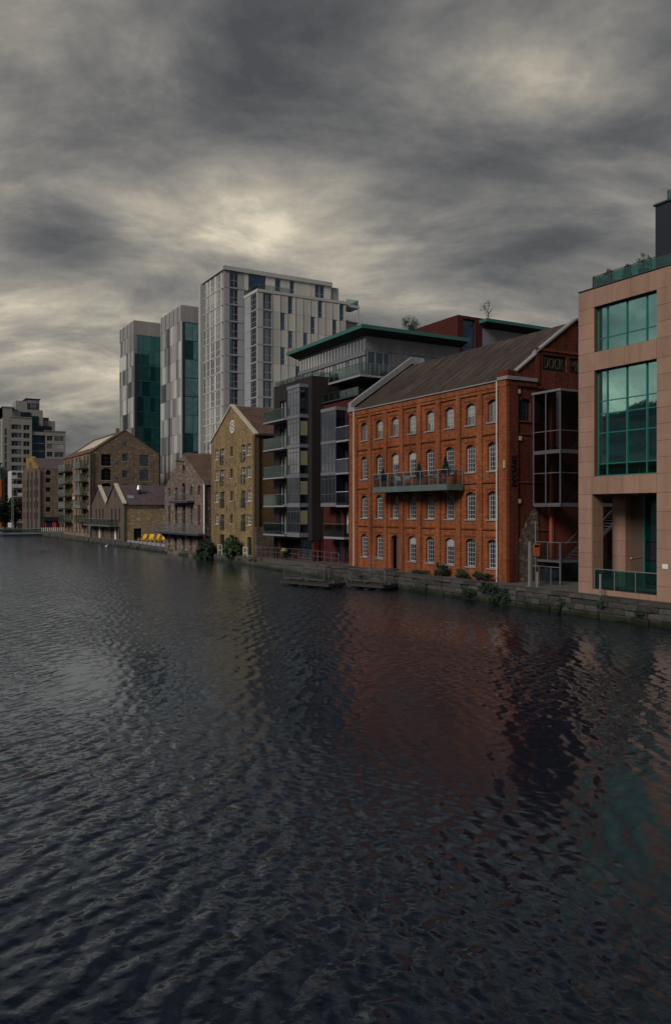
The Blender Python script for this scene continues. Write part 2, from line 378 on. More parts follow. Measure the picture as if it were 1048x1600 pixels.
def wall(name, m, parent, axis, pl, a0, a1, z0, top, ops=(), rd=.18):
    """facade with real openings. top: height or [(a, z), ...]; ops: (a0, a1, z0, z1, kind) kind '' | 'arch' | 'round'"""
    mb = MB(); a0, a1 = min(a0, a1), max(a0, a1)
    if not hasattr(top, '__len__'): top = [(a0, top), (a1, top)]
    top = sorted(top)
    def tz(a):
        for (p, q), (r, t) in zip(top, top[1:]):
            if p-1e-6 <= a <= r+1e-6: return q + (t-q)*(a-p)/max(r-p, 1e-9)
        return top[-1][1]
    ops = [(min(o[0], o[1]), max(o[0], o[1]), *o[2:4], o[4] if len(o) > 4 else '') for o in ops]
    ss = sorted({round(q, 4) for q in [a0, a1] + [t[0] for t in top] + [o[0] for o in ops] + [o[1] for o in ops] if a0-1e-6 <= q <= a1+1e-6})
    for s0, s1 in zip(ss, ss[1:]):
        if s1-s0 < 1e-4: continue
        mid = (s0+s1)/2; z = z0
        for o in sorted((o for o in ops if o[0] < mid < o[1]), key=lambda o: o[2]):
            if o[2] > z+1e-4: mb.poly(A(axis,pl,s0,z), A(axis,pl,s1,z), A(axis,pl,s1,o[2]), A(axis,pl,s0,o[2]))
            z = o[3]
        mb.poly(A(axis,pl,s0,z), A(axis,pl,s1,z), A(axis,pl,s1,tz(s1)), A(axis,pl,s0,tz(s0)))
    for p, q, b, t, kind in ops:
        c = [(p, b), (q, b), (q, t), (p, t)]
        for i in range(4):
            (u, v), (w, x) = c[i], c[(i+1) % 4]
            mb.poly(A(axis,pl,u,v), A(axis,pl,w,x), A(axis,pl,w,x,rd), A(axis,pl,u,v,rd))
        n = 8; mid, hw = (p+q)/2, (q-p)/2
        def strip(fa, edge):
            for i in range(n):
                u0, u1 = p+(q-p)*i/n, p+(q-p)*(i+1)/n
                f0, f1 = fa(u0), fa(u1)
                mb.poly(A(axis,pl,u0,f0), A(axis,pl,u1,f1), A(axis,pl,u1,edge), A(axis,pl,u0,edge))
                mb.poly(A(axis,pl,u0,f0), A(axis,pl,u1,f1), A(axis,pl,u1,f1,rd), A(axis,pl,u0,f0,rd))
        if kind == 'arch':
            rise = hw*.42; strip(lambda u: t - rise*((u-mid)/hw)**2, t)
        elif kind == 'round':
            zc, hr = (b+t)/2, (t-b)/2
            strip(lambda u: zc + hr*math.sqrt(max(0, 1-((u-mid)/hw)**2)), t)
            strip(lambda u: zc - hr*math.sqrt(max(0, 1-((u-mid)/hw)**2)), b)
    return mb.obj(name, m, parent)
def window(parent, axis, pl, a0, a1, z0, z1, d=.18, nc=2, nr=2, fw=.06, bw=.03, fm='white_paint', gm='glass_window', name='window', rows=None, sill=None, pane='glass', cols=None):
    """a window: frame with glazing bars, its glass as a child, and a sill if asked for"""
    a0, a1 = min(a0, a1), max(a0, a1); w, h = a1-a0, z1-z0
    key = ('win', axis, round(w,2), round(h,2), nc, nr, fw, bw, fm, tuple(rows or ()), tuple(cols or ()))
    if key not in CACHE:
        mb = MB()
        for q in ((0, w, 0, fw), (0, w, h-fw, h), (0, fw, fw, h-fw), (w-fw, w, fw, h-fw)): abox(mb, axis, 0, q[0], q[1], q[2], q[3], 0, .06)
        for x in (cols or [w*i/nc for i in range(1, nc)]): abox(mb, axis, 0, x-bw/2, x+bw/2, fw, h-fw, .004, .05)
        for z in (rows or [h*i/nr for i in range(1, nr)]): abox(mb, axis, 0, fw, w-fw, z-bw/2, z+bw/2, .006, .046)
        CACHE[key] = mb.mesh(name, fm)
    o = put(name, CACHE[key], parent, A(axis, pl, a0, z0, d))
    key = ('glass', axis, round(w,2), round(h,2), gm)
    if key not in CACHE: CACHE[key] = abox(MB(), axis, 0, .01, w-.01, .01, h-.01, 0, .02).mesh(pane, gm)
    put(pane, CACHE[key], o, A(axis, pl, a0, z0, d+.03))
    if sill: apart('sill', sill, o, axis, pl, a0-.08, a1+.08, z0-.1, z0-.002, -.08, d)
    return o
def gable_roof(parent, m, axis, r0, r1, s0, s1, ze, zr, t=.16, over=.25, ends=0.0, name='roof', rs=None):
    """two sloping slabs. axis = ridge direction; r0..r1 along the ridge, s0..s1 across, rs = ridge position across"""
    mb = MB(); mid = (s0+s1)/2 if rs is None else rs
    P = (lambda a, b, z: (a, b, z)) if axis == 'X' else (lambda a, b, z: (b, a, z))
    for s, sg in ((s0, -1), (s1, 1)):
        k = (zr-ze)/abs(mid-s); so_ = s + sg*over; zo = ze - k*over
        pts = [P(r0-ends, mid, zr), P(r0-ends, so_, zo), P(r1+ends, so_, zo), P(r1+ends, mid, zr)]
        mb.extr(pts, (0, 0, t))
    return mb.obj(name, m, parent)
def shell(parent, m, x0, x1, y0, y1, z0, z1, faces='RBT', name='wall'):
    """sides of a building turned away from the dock: R = +X, B = +Y, L = -X, F = -Y, T = top"""
    mb = MB()
    if 'R' in faces: mb.poly((x1,y0,z0),(x1,y1,z0),(x1,y1,z1),(x1,y0,z1))
    if 'L' in faces: mb.poly((x0,y0,z0),(x0,y1,z0),(x0,y1,z1),(x0,y0,z1))
    if 'B' in faces: mb.poly((x0,y1,z0),(x1,y1,z0),(x1,y1,z1),(x0,y1,z1))
    if 'F' in faces: mb.poly((x0,y0,z0),(x1,y0,z0),(x1,y0,z1),(x0,y0,z1))
    if 'T' in faces: mb.poly((x0,y0,z1),(x1,y0,z1),(x1,y1,z1),(x0,y1,z1))
    return mb.obj(name, m, parent)
def balustrade(parent, path, z0, h, gm='clear_green', rm='steel', step=1.2, posts=True, rail=.025):
    """glass panels with posts and a top rail along a path of (x, y)"""
    root = None
    mbr = MB()
    for (x0, y0), (x1, y1) in zip(path, path[1:]): mbr.tube((x0, y0, z0+h), (x1, y1, z0+h), rail)
    root = mbr.obj('handrail', rm, parent)
    for (x0, y0), (x1, y1) in zip(path, path[1:]):
        L = math.hypot(x1-x0, y1-y0); n = max(1, round(L/step)); ux, uy = (x1-x0)/L, (y1-y0)/L; nx, ny = -uy*.008, ux*.008
        for i in range(n):
            a, b = L*i/n+.03, L*(i+1)/n-.03
            p, q = (x0+ux*a, y0+uy*a), (x0+ux*b, y0+uy*b)
            mb = MB().hexa([(p[0]-nx,p[1]-ny,z0+.04),(q[0]-nx,q[1]-ny,z0+.04),(q[0]+nx,q[1]+ny,z0+.04),(p[0]+nx,p[1]+ny,z0+.04),
                            (p[0]-nx,p[1]-ny,z0+h-.05),(q[0]-nx,q[1]-ny,z0+h-.05),(q[0]+nx,q[1]+ny,z0+h-.05),(p[0]+nx,p[1]+ny,z0+h-.05)])
            mb.obj('glass_panel', gm, parent)
        if posts:
            for i in range(n+1): bx('post', rm, parent, x0+ux*L*i/n-.02, x0+ux*L*i/n+.02, y0+uy*L*i/n-.02, y0+uy*L*i/n+.02, z0, z0+h-.03)
def leaves(c, rad, n, size, m, name, parent=None, shape='ball', org=None):
    """a crown of small leaf faces: clumps scattered through the volume, denser towards the clump centres"""
    mb = MB(); rnd = random
    cl = []
    for _ in range(max(8, n//26)):
        while True:
            p = Vector((rnd.uniform(-1,1), rnd.uniform(-1,1), rnd.uniform(-1,1)))
            if p.length < 1: break
        cl.append(p*.8)
    for i in range(n):
        q = rnd.choice(cl); p = q + Vector((rnd.gauss(0,.15), rnd.gauss(0,.15), rnd.gauss(0,.15)))
        if shape == 'cone':
            hgt = (p.z+1)/2
            if hgt > 1 or hgt < 0: continue
            p.x *= (1-hgt)*.95+.05; p.y *= (1-hgt)*.95+.05
        w = Vector((c[0]+p.x*rad[0], c[1]+p.y*rad[1], c[2]+p.z*rad[2]))
        e = Vector((rnd.gauss(0,1), rnd.gauss(0,1), rnd.gauss(0,1))).normalized(); g = e.orthogonal().normalized(); s = size*rnd.uniform(.9, 1.8)
        mb.poly(w-e*s, w+g*s*.5, w+e*s, w-g*s*.5)
    return mb.obj(name, m, parent, org)
def shrub(name, label, cat, c, rad, n, size, m='foliage', group=None, stem=True):
    t = thing(name, label, cat, (c[0], c[1], c[2]-rad[2]), group)
    rs_ = random.Random(int(c[1]*100)); part = None
    lobes = [((0, 0, -.25), .8)] + [((rs_.uniform(-.35, .35), rs_.uniform(-.75, .75), rs_.uniform(-.6, .55)), rs_.uniform(.34, .6)) for _ in range(6)]
    for off, k in lobes:
        kz = k*rs_.uniform(.8, 1.1)
        cz_ = max(c[2]+off[2]*rad[2], c[2]-rad[2]+kz*rad[2]*.75)
        leaves((c[0]+off[0]*rad[0], c[1]+off[1]*rad[1], cz_), (rad[0]*k, rad[1]*k, rad[2]*kz), max(60, int(n*k*.42)), size, m, 'leaf_clump', t)
    mb = MB(); b = Vector((c[0], c[1], c[2]-rad[2]-.05))
    for k in range(5):
        mb.tube(b+Vector((random.uniform(-.08,.08), random.uniform(-.08,.08), 0)), Vector(c)+Vector((random.uniform(-.6,.6)*rad[0], random.uniform(-.6,.6)*rad[1], random.uniform(-.1,.5)*rad[2])), .035, .012, 5)
    mb.obj('stem', 'bark', t); return t
#==SPLIT==
# ================================================================== THE SETTING
# --- water of the dock
def water_material():
    """wind ripples: a few crossing wave trains, bent and broken up by noise, over a dark body"""
    m = bpy.data.materials.new('dock_water'); m.use_nodes = True
    t = m.node_tree; N = NT(t); bs = t.nodes['Principled BSDF']; out = t.nodes['Material Output']
    pos = N.n('ShaderNodeNewGeometry').outputs['Position']
    x, y, z = N.sep(pos)[:3]
    nz = N.n('ShaderNodeTexNoise'); N.put(nz.inputs['Vector'], pos); nz.inputs['Scale'].default_value = .42; nz.inputs['Detail'].default_value = 3; nz.inputs['Roughness'].default_value = .6
    q1, q2, q3 = N.sep(nz.outputs['Color'])[:3]
    nf = N.n('ShaderNodeTexNoise'); N.put(nf.inputs['Vector'], pos); nf.inputs['Scale'].default_value = 1.9; nf.inputs['Detail'].default_value = 2
    f1, f2, f3 = N.sep(nf.outputs['Color'])[:3]
    h = None
    # direction of travel (degrees from +X), wavelength in metres, steepness, strength of the bending
    for i, (deg, L, st, wp) in enumerate(((-37, .64, .185, 4.4), (-22, .50, .145, 5.0), (-54, .80, .145, 4.6), (-8, .38, .07, 5), (-75, .44, .075, 5), (-38, 2.2, .04, 3), (25, .28, .045, 6))):
        k = 2*math.pi/L; c_, s_ = math.cos(R(deg))*k, math.sin(R(deg))*k
        ph = N.m('ADD', N.m('MULTIPLY', x, c_), N.m('MULTIPLY', y, s_))
        ph = N.m('ADD', ph, N.m('ADD', N.m('MULTIPLY', (q1, q2, q3)[i % 3], wp*1.5), N.m('MULTIPLY', (f2, f3, f1)[i % 3], wp*.55)))
        if i < 3:       # rounded humps parted by narrow troughs
            sn = N.m('SINE', N.m('MULTIPLY', ph, .5)); sn = N.m('MULTIPLY', N.m('SQRT', N.m('ADD', N.m('MULTIPLY', sn, sn), .09)), 2.0)
        else: sn = N.m('SINE', ph)
        amp = N.m('MULTIPLY', N.m('ADD', .45, N.m('MULTIPLY', (f1, f2, f3)[i % 3], 1.1)), st/k)
        w = N.m('MULTIPLY', sn, amp)
        h = w if h is None else N.m('ADD', h, w)
    h = N.m('ADD', h, N.m('MULTIPLY', N.noise(pos, 6.5, 2, .6, .3), .010))
    gust = N.noise(N.comb(N.m('MULTIPLY', x, .035), N.m('MULTIPLY', y, .014), 0), 1, 3, .55, .8)
    calm = N.ramp(gust, [(.36, .25), (.47, .85), (.62, 1.12)])
    bn = N.n('ShaderNodeBump'); N.put(bn.inputs['Strength'], calm); bn.inputs['Distance'].default_value = 1.0
    N.put(bn.inputs['Height'], h)
    bs.inputs['Base Color'].default_value = (.001, .004, .012, 1); bs.inputs['Roughness'].default_value = .6; bs.inputs['Specular IOR Level'].default_value = 0
    gl = N.n('ShaderNodeBsdfGlossy'); gl.inputs['Roughness'].default_value = .15; N.put(gl.inputs['Color'], (.76, .85, .97))
    fr = N.n('ShaderNodeFresnel'); fr.inputs[0].default_value = 1.34
    t.links.new(bn.outputs[0], gl.inputs['Normal']); t.links.new(bn.outputs[0], fr.inputs['Normal'])
    mx = N.n('ShaderNodeMixShader'); N.put(mx.inputs[0], N.m('MULTIPLY', fr.outputs[0], 1.6, clamp=True)); t.links.new(bs.outputs[0], mx.inputs[1]); t.links.new(gl.outputs[0], mx.inputs[2])
    t.links.new(mx.outputs[0], out.inputs[0])
    MATS['dock_water'] = m
water_material()
structure(MB().poly((-900, -600, 0), (60, -600, 0), (60, 262, 0), (-900, 262, 0)).obj('water', 'dock_water'))

# --- land: right bank along the dock, far bank across its end, out to the horizon
EDGE = [(35.9, -60, 1.2), (35.9, 20, 1.2), (35.95, 50, 1.2), (36.1, 62, 1.2), (36.6, 72, 1.2), (37.0, 79, 1.1), (37.3, 84, .9), (37.7, 98, .75), (37.9, 115, .75), (38.0, 128, .9), (37.9, 140, .95), (37.7, 166, .95), (37.8, 222, 1.0), (37.8, 246, 1.0)]
mb = MB()
for (x0, y0, z0), (x1, y1, z1) in zip(EDGE, EDGE[1:]): mb.poly((x0, y0, z0), (4000, y0, z0), (4000, y1, z1), (x1, y1, z1))
mb.poly((-4000, 246, 1.0), (4000, 246, 1.0), (4000, 9000, 1.0), (-4000, 9000, 1.0))
mb.poly((-4000, -400, 1.2), (-82, -400, 1.2), (-82, 246, 1.2), (-4000, 246, 1.2)); mb.poly((-82, -400, 1.2), (-82, 246, 1.2), (-82, 246, -1), (-82, -400, -1))
structure(mb.obj('ground', 'quay_paving'))

# --- quay wall of squared stones, each stone a piece of its own
qw = thing('quay_wall', 'dark weathered stone quay wall rising from the water along the dock', 'quay wall', (36.2, 50, 0))
mb = MB()
for (x0, y0, z0), (x1, y1, z1) in zip(EDGE, EDGE[1:]):
    mb.poly((x0+.02, y0, z0-.02), (x1+.02, y1, z1-.02), (x1+.02, y1, -1.5), (x0+.02, y0, -1.5))
mb.poly((-900, 246, 1), (37.9, 246, 1), (37.9, 246, -1), (-900, 246, -1))
mb.obj('wall_core', 'earth', qw)
def edge_at(y):
    for (x0, y0, z0), (x1, y1, z1) in zip(EDGE, EDGE[1:]):
        if y0 <= y <= y1: k = (y-y0)/(y1-y0); return x0+(x1-x0)*k, z0+(z1-z0)*k
    return EDGE[-1][0], EDGE[-1][2]
BLK = []
for k in range(14):      # a stock of rough stones shared by all courses
    L, Hh = .62+.05*k, .34; j = lambda q=.035: random.uniform(-q, q)
    P = [(0+j(.02), .01, .01), (.4, .01, .01), (.4, L-.01, .01), (0+j(.02), L-.01, .01), (0+j(.02), .01, Hh-.012), (.4, .01, Hh-.012), (.4, L-.01, Hh-.012), (0+j(.02), L-.01, Hh-.012)]
    m_ = MB()
    # front face split so that it can be rough
    c0 = (j()-.035, L*random.uniform(.35,.65), Hh*random.uniform(.35,.65))
    k0 = len(m_.v); m_.v += P + [c0]
    m_.f += [(0,3,2,1),(4,5,6,7),(0,1,5,4),(2,3,7,6),(0,8,3),(3,8,7),(7,8,4),(4,8,0)]
    BLK.append((L, m_.mesh('stone', 'granite_dark')))
for row in range(4):
    y = 25.0 + row*.31
    while y < 66:
        L, me = random.choice(BLK); x, zt = edge_at(y+L/2)
        o = put('stone', me, qw, (x-.30+random.uniform(-.07,.05)+.012*row, y, -.36+.345*row+random.uniform(-.012,.012))); o.rotation_euler = (random.uniform(-.015,.015), random.uniform(-.05,.05), random.uniform(-.05,.05))
        y += L+.006
y = 25.0
while y < 66:             # coping stones along the edge
    L = random.uniform(.9, 1.5); x, zt = edge_at(y+L/2)
    m_ = MB(); j = lambda: random.uniform(-.02, .02)
    m_.hexa([(x-.36+j(), y+.01, 1.02), (x+.45, y+.01, 1.02), (x+.45, y+L-.01, 1.02), (x-.36+j(), y+L-.01, 1.02), (x-.34+j(), y+.02, 1.23+j()), (x+.45, y+.02, 1.225), (x+.45, y+L-.02, 1.225), (x-.34+j(), y+L-.02, 1.23+j())])
    m_.obj('coping_stone', 'granite_dark', qw, (x, y, 1.0)); y += L
mb = MB()                 # far away the stones run together
y = 66
while y < 222:
    L = random.uniform(1.0, 2.2); x, zt = edge_at(y+L/2); n = 3
    for r in range(n):
        a = random.uniform(-.12, .12)
        mb.box(x-.35+a, x+.3, y+.01, y+L-.01, -.5+(zt+.5)*r/n, -.5+(zt+.5)*(r+1)/n-.02)
    y += L
o = mb.obj('far_stones', 'granite_dark', qw); o['kind'] = 'stuff'

# ================================================================== RED BRICK MILL
mill = thing('brick_mill', 'four-storey orange-red brick mill with white-barred arched windows and slate roof', 'building', (44, 52, 1.2))
MX, MY0, MY1 = 37.5, 42.0, 62.8
COLS = [(59.89, 60.97), (57.47, 58.55), (55.13, 56.21), (52.69, 53.77), (50.30, 51.38), (47.86, 48.94), (45.42, 46.50), (43.04, 44.12)]
ROWS = [(2.08, 4.10), (5.48, 7.46), (8.86, 10.87), (12.26, 13.83)]
ops, wins = [], []
for ci, (a0, a1) in enumerate(COLS):
    for ri, (z0, z1) in enumerate(ROWS):
        if ci == 2 and ri == 0: z0 = 1.25
        if ci == 2 and ri == 2: z0 = 8.0
        ops.append((a0, a1, z0, z1, 'arch')); wins.append((ci, ri, a0, a1, z0, z1))
wall('front_wall', 'mill_brick', mill, 'X', MX, MY0, MY1, 1.0, 14.95, ops, .24)
for ci, ri, a0, a1, z0, z1 in wins:
    if ci == 2 and ri == 0:
        d = apart('door', 'navy_paint', mill, 'X', MX, a0, a1, z0, z1, .5, .58)
        apart('door_leaf_edge', 'door_brown', d, 'X', MX, a0+.02, a0+.62, z0, z1, .24, .30)
        continue
    g = 'glass_bright' if ri == 3 else ('glass_window' if (ci*3+ri*5) % 3 else 'glass_dark')
    w_ = window(mill, 'X', MX, a0, a1, z0, z1, .20, 4, 4 if ri == 3 else 6, .07, .03, 'mill_sash' if ri < 3 else 'sash_dark', g, sill='coping_stone')
    rb = random.Random(ci*7+ri+3); drop = rb.choice((0, 0, 0, 0, 0, .3)) if ri < 3 else rb.choice((0, .35, .6, .9))
    if drop: apart('blind', 'window_blind', w_, 'X', MX, a0+.08, a1-.08, z1-.08-(z1-z0-.16)*drop, z1-.08, .222, .228)
# pilasters, string courses and corbels standing proud of the wall
PIL = [(61.5, 62.8), (59.16, 59.62), (56.72, 57.24), (54.33, 54.9), (51.88, 52.44), (49.42, 49.98), (47.0, 47.5), (44.58, 45.1), (42.0, 42.8)]
for a0, a1 in PIL: apart('pilaster', 'mill_brick', mill, 'X', MX, a0, a1, 1.0, 14.55, -.13, -.001)
apart('frieze', 'mill_brick', mill, 'X', MX, MY0, MY1, 14.55, 14.93, -.16, -.002)
bays = [(PIL[i+1][1], PIL[i][0]) for i in range(8)]
for b0, b1 in bays:
    for z in (4.74, 8.02, 11.38): apart('string_course', 'mill_brick_dark', mill, 'X', MX, b0+.01, b1-.01, z, z+.10, -.10, -.001)
    apart('corbel', 'mill_brick', mill, 'X', MX, b0+.01, b1-.01, 14.32, 14.54, -.11, -.001)
    for z0, z1 in ROWS: apart('arch_key', 'mill_brick_dark', mill, 'X', MX, (b0+b1)/2-.62, (b0+b1)/2+.62, z1+.06, z1+.20, -.02, -.001)
# gable end towards the camera
GY = MY0
gtop = [(37.5, 15.65), (38.35, 15.65), (43.9, 19.75), (49.45, 15.65), (50.3, 15.65)]
wall('gable_wall', 'mill_brick_shaded', mill, 'Y', GY, 37.5, 50.3, 1.0, gtop, [(38.52, 39.57, 12.26, 13.8, 'arch'), (40.7, 42.95, 15.9, 17.0), (43.25, 45.6, 15.9, 17.0)], .2)
window(mill, 'Y', GY, 38.52, 39.57, 12.26, 13.8, .16, 4, 4, .07, .03, 'steel_dark', 'glass_dark', sill='mill_brick_dark')
for a0, a1 in ((40.7, 42.95), (43.25, 45.6)): apart('sign_recess', 'black_paint', mill, 'Y', GY, a0, a1, 15.9, 17.0, .12, .16)
apart('corner_pilaster', 'mill_brick_shaded', mill, 'Y', GY, 37.5, 38.3, 1.0, 14.6, -.13, -.001)
for z, h, d in ((14.62, .3, .14), (14.98, .24, .22)): apart('cornice', 'mill_brick_shaded' if h > .25 else 'coping_stone', mill, 'Y', GY, 37.42, 40.0, z, z+h, -d, -.001)
apart('cornice', 'mill_brick_shaded', mill, 'Y', GY, 40.0, 50.3, 14.55, 14.75, -.1, -.001)
apart('cornice', 'mill_brick_dark', mill, 'Y', GY, 40.0, 47.8, 17.25, 17.4, -.07, -.001)
apart('gable_pilaster', 'mill_brick_shaded', mill, 'Y', GY, 40.0, 40.35, 14.78, 17.2, -.06, -.001)
for z in (4.7, 8.0, 11.3): apart('string_course', 'mill_brick_dark', mill, 'Y', GY, 38.31, 50.3, z, z+.1, -.06, -.001)
apart('kneeler', 'mill_brick_shaded', mill, 'X', 37.36, 41.86, 42.85, 14.93, 15.62, 0, .4)
apart('kneeler_stone', 'coping_stone', mill, 'X', 37.28, 41.80, 42.88, 15.0, 15.22, 0, .3)
def slope_bar(name, m, parent, y0, y1, x0, z0, x1, z1, t):
    return MB().extr([(x0, y0, z0), (x0, y1, z0), (x1, y1, z1), (x1, y0, z1)], (0, 0, t)).obj(name, m, parent)
slope_bar('coping', 'coping_stone', mill, 41.9, 42.35, 38.3, 15.62, 40.1, 16.96, .12)
slope_bar('coping', 'coping_stone', mill, 41.88, 42.35, 40.0, 17.0, 43.9, 19.77, .14)
slope_bar('coping', 'coping_stone', mill, 41.88, 42.35, 43.9, 19.77, 49.5, 15.63, .14)
# far gable parapet with its broad stone coping
wall('far_gable_wall', 'mill_brick_shaded', mill, 'Y', MY1, 37.5, 50.3, 1.0, [(37.5, 15.5), (44.0, 20.3), (50.3, 15.5)])
MB().extr([(37.3, 62.35, 15.2), (37.3, 62.35, 15.75), (44.0, 62.35, 20.5), (44.0, 62.35, 19.9)], (0, .5, 0)).obj('coping', 'coping_stone', mill)
MB().extr([(44.0, 62.35, 19.9), (44.0, 62.35, 20.5), (50.5, 62.35, 15.75), (50.5, 62.35, 15.2)], (0, .5, 0)).obj('coping', 'coping_stone', mill)
apart('kneeler_stone', 'coping_stone', mill, 'X', 37.25, 61.7, 62.9, 14.95, 15.3, 0, .6)
gable_roof(mill, 'slate_mill', 'Y', 42.3, 62.4, 37.5, 50.3, 15.0, 19.55, .14, .12, rs=43.9)
shell(mill, 'mill_brick_shaded', 37.5, 50.3, 42.0, 62.8, 1.0, 15.2, 'R')
MB().box(37.24, 37.36, 42.85, 62.3, 14.95, 15.04).obj('gutter', 'coping_stone', mill)
for y in (42.9, 61.85):
    mb = MB(); mb.tube((37.28, y, 1.2), (37.28, y, 14.95), .05); mb.obj('downpipe', 'cream_pipe', mill)
for x, z in ((38.30, 14.1), (38.42, 10.9), (38.34, 6.6)): apart('wall_box', 'pale_stone', mill, 'Y', GY, x, x+.22, z, z+.28, -.12, 0)
apart('wall_lamp', 'pale_stone', mill, 'X', MX, 42.1, 42.2, 9.0, 9.5, -.24, -.131)

def text_mesh(body, size, m, name, depth=.03, offset=0.0):
    cu_ = bpy.data.curves.new(name, 'FONT'); cu_.body = body; cu_.size = size; cu_.extrude = depth; cu_.offset = offset
    cu_.align_x = 'LEFT'; cu_.align_y = 'BOTTOM_BASELINE'
    to = bpy.data.objects.new(name, cu_); COL.objects.link(to)
    bpy.context.view_layer.update()
    me = bpy.data.meshes.new_from_object(to.evaluated_get(bpy.context.evaluated_depsgraph_get()))
    bpy.data.objects.remove(to); bpy.data.curves.remove(cu_)
    me.materials.clear(); me.materials.append(MATS[m]); me.name = name
    xs = [v.co.x for v in me.vertices]; ys = [v.co.y for v in me.vertices]
    return me, min(xs), max(xs), min(ys), max(ys)
def letters(body, m, name, parent, x, y, z, w, h, vertical=False):
    """raised letters on a wall facing -Y, fitted to w x h metres"""
    me, x0, x1, y0, y1 = text_mesh(body, 1.0, m, name)
    kx, ky = w/(x1-x0), h/(y1-y0)
    for v in me.vertices:
        a, b, d = (v.co.x-x0)*kx, (v.co.y-y0)*ky, -v.co.z
        v.co = (-b, d, a) if vertical else (a, d, b)
    return put(name, me, parent, (x, y, z))
letters('DOCK', 'letter_gold', 'lettering', mill, 40.85, GY+.09, 16.06, 1.9, .76)
letters('MILL', 'letter_gold', 'lettering', mill, 43.38, GY+.09, 16.06, 1.7, .76)
letters('DOCKMILL', 'black_paint', 'lettering', mill, 38.08, GY-.17, 7.82, 2.1, .42, vertical=True)
# patch of old rubble left on the gable by a demolished wall
stub = [(37.74, 1.0), (37.8, 1.6), (37.75, 2.2), (37.9, 2.7), (37.88, 3.2), (38.12, 3.42), (38.1, 3.8), (38.3, 4.15), (38.62, 4.3), (38.66, 4.75), (39.02, 4.98), (39.1, 5.4), (39.42, 5.6), (39.55, 6.0), (40.2, 6.35), (40.2, 1.0)]
MB().extr([(x, 41.93, z) for x, z in stub], (0, .06, 0)).obj('rubble_patch', 'rubble_patch', mill)

# balcony hung on the mill
bal = mill
fl = MB(); fl.box(35.95, 37.3, 46.62, 56.5, 7.9, 7.98); fl.obj('balcony_deck', 'balcony_steel', bal)
fasc = MB()
fasc.box(35.88, 35.95, 46.6, 56.52, 7.58, 8.02); fasc.box(35.96, 37.3, 46.55, 46.61, 7.58, 8.02); fasc.box(35.96, 37.3, 56.51, 56.57, 7.58, 8.02)
fo = fasc.obj('balcony_fascia', 'balcony_steel', bal)
mb = MB()
for i in range(38):
    for z in (7.72, 7.88): mb.lathe((35.877, 46.85+i*.255, z), [(.001, -.035), (.035, 0), (.001, .035)], 6)
mb.obj('perforations', 'slab_pale', fo)['kind'] = 'stuff'
balustrade(bal, [(37.3, 46.62), (35.92, 46.62), (35.92, 56.5), (37.3, 56.5)], 8.0, 1.07, 'clear_grey', 'slab_pale', 1.1, True, .028)
for i in range(5): MB().extr([(37.36, 47.6+i*1.95, 7.58), (37.36, 47.6+i*1.95, 7.0), (36.3, 47.6+i*1.95, 7.58)], (0, .08, 0)).obj('bracket', 'balcony_steel', bal)
def potted_conifer(label, x, y, h, w):
    t = thing('potted_conifer', label, 'potted plant', (x, y, 7.98), 'conifers on the mill balcony')
    MB().lathe((x, y, 7.98), [(.14, 0), (.22, .42), (.23, .45), (.19, .45)], 4).obj('pot', 'pot_grey', t)
    leaves((x, y, 8.43+h/2), (w, w, h/2), 1300, .06, 'foliage_dark', 'leaves', t, 'cone')
    MB().tube((x, y, 8.3), (x, y, 8.43+h*.8), .03, .01).obj('stem', 'bark', t)
potted_conifer('slim potted conifer at the far end of the mill balcony', 36.3, 55.6, 1.15, .36)
potted_conifer('potted conifer in the middle of the mill balcony', 36.3, 50.6, 1.4, .46)
potted_conifer('tall potted conifer at the near end of the mill balcony', 36.3, 47.3, 1.7, .52)
def cafe_chair(label, x, y, rz):
    t = thing('balcony_chair', label, 'chair', (x, y, 7.98), 'chairs on the mill balcony')
    MB().box(-.22, .22, -.22, .22, .43, .46).obj('seat', 'blind_cloth', t, (0,0,0)).location = (0,0,0)
    mb = MB(); mb.box(-.22, -.20, -.22, .22, .55, .86); o = mb.obj('backrest', 'blind_cloth', t, (0,0,0)); o.location = (0,0,0)
    for sx in (-.2, .2):
        for sy in (-.2, .2):
            o = MB().tube((sx, sy, 0), (sx, sy, .84 if sx < 0 else .43), .014, n=5).obj('leg', 'steel', t, (0,0,0)); o.location = (0,0,0)
    t.rotation_euler.z = rz
cafe_chair('outdoor chair on the mill balcony left of the middle conifer', 36.6, 52.7, R(60))
cafe_chair('outdoor chair on the mill balcony by its glazed door', 36.7, 54.0, R(-120))
cafe_chair('outdoor chair on the mill balcony right of the middle conifer', 36.6, 49.2, R(90))
t = thing('balcony_table', 'small table on the mill balcony between two chairs', 'table', (36.6, 53.35, 7.98))
MB().box(36.3, 36.9, 53.05, 53.65, 8.68, 8.71).obj('table_top', 'blind_cloth', t)
for sx in (36.35, 36.85):
    for sy in (53.1, 53.6): MB().tube((sx, sy, 7.98), (sx, sy, 8.68), .016, n=5).obj('leg', 'steel', t)
# doorstep and handrail
apart('doorstep', 'granite_dark', mill, 'X', MX, 55.0, 56.4, 1.2, 1.36, -.6, -.01)
t = thing('door_handrail', 'white pipe handrail beside the mill door', 'railing', (36.6, 56.6, 1.2))
mb = MB()
for y in (56.6, 58.4): mb.tube((36.7, y, 1.2), (36.7, y, 2.3), .025)
mb.tube((36.7, 56.6, 2.28), (36.7, 58.4, 2.28), .025); mb.tube((36.7, 56.6, 1.75), (36.7, 58.4, 1.75), .02)
mb.obj('rails', 'steel_grey', t)
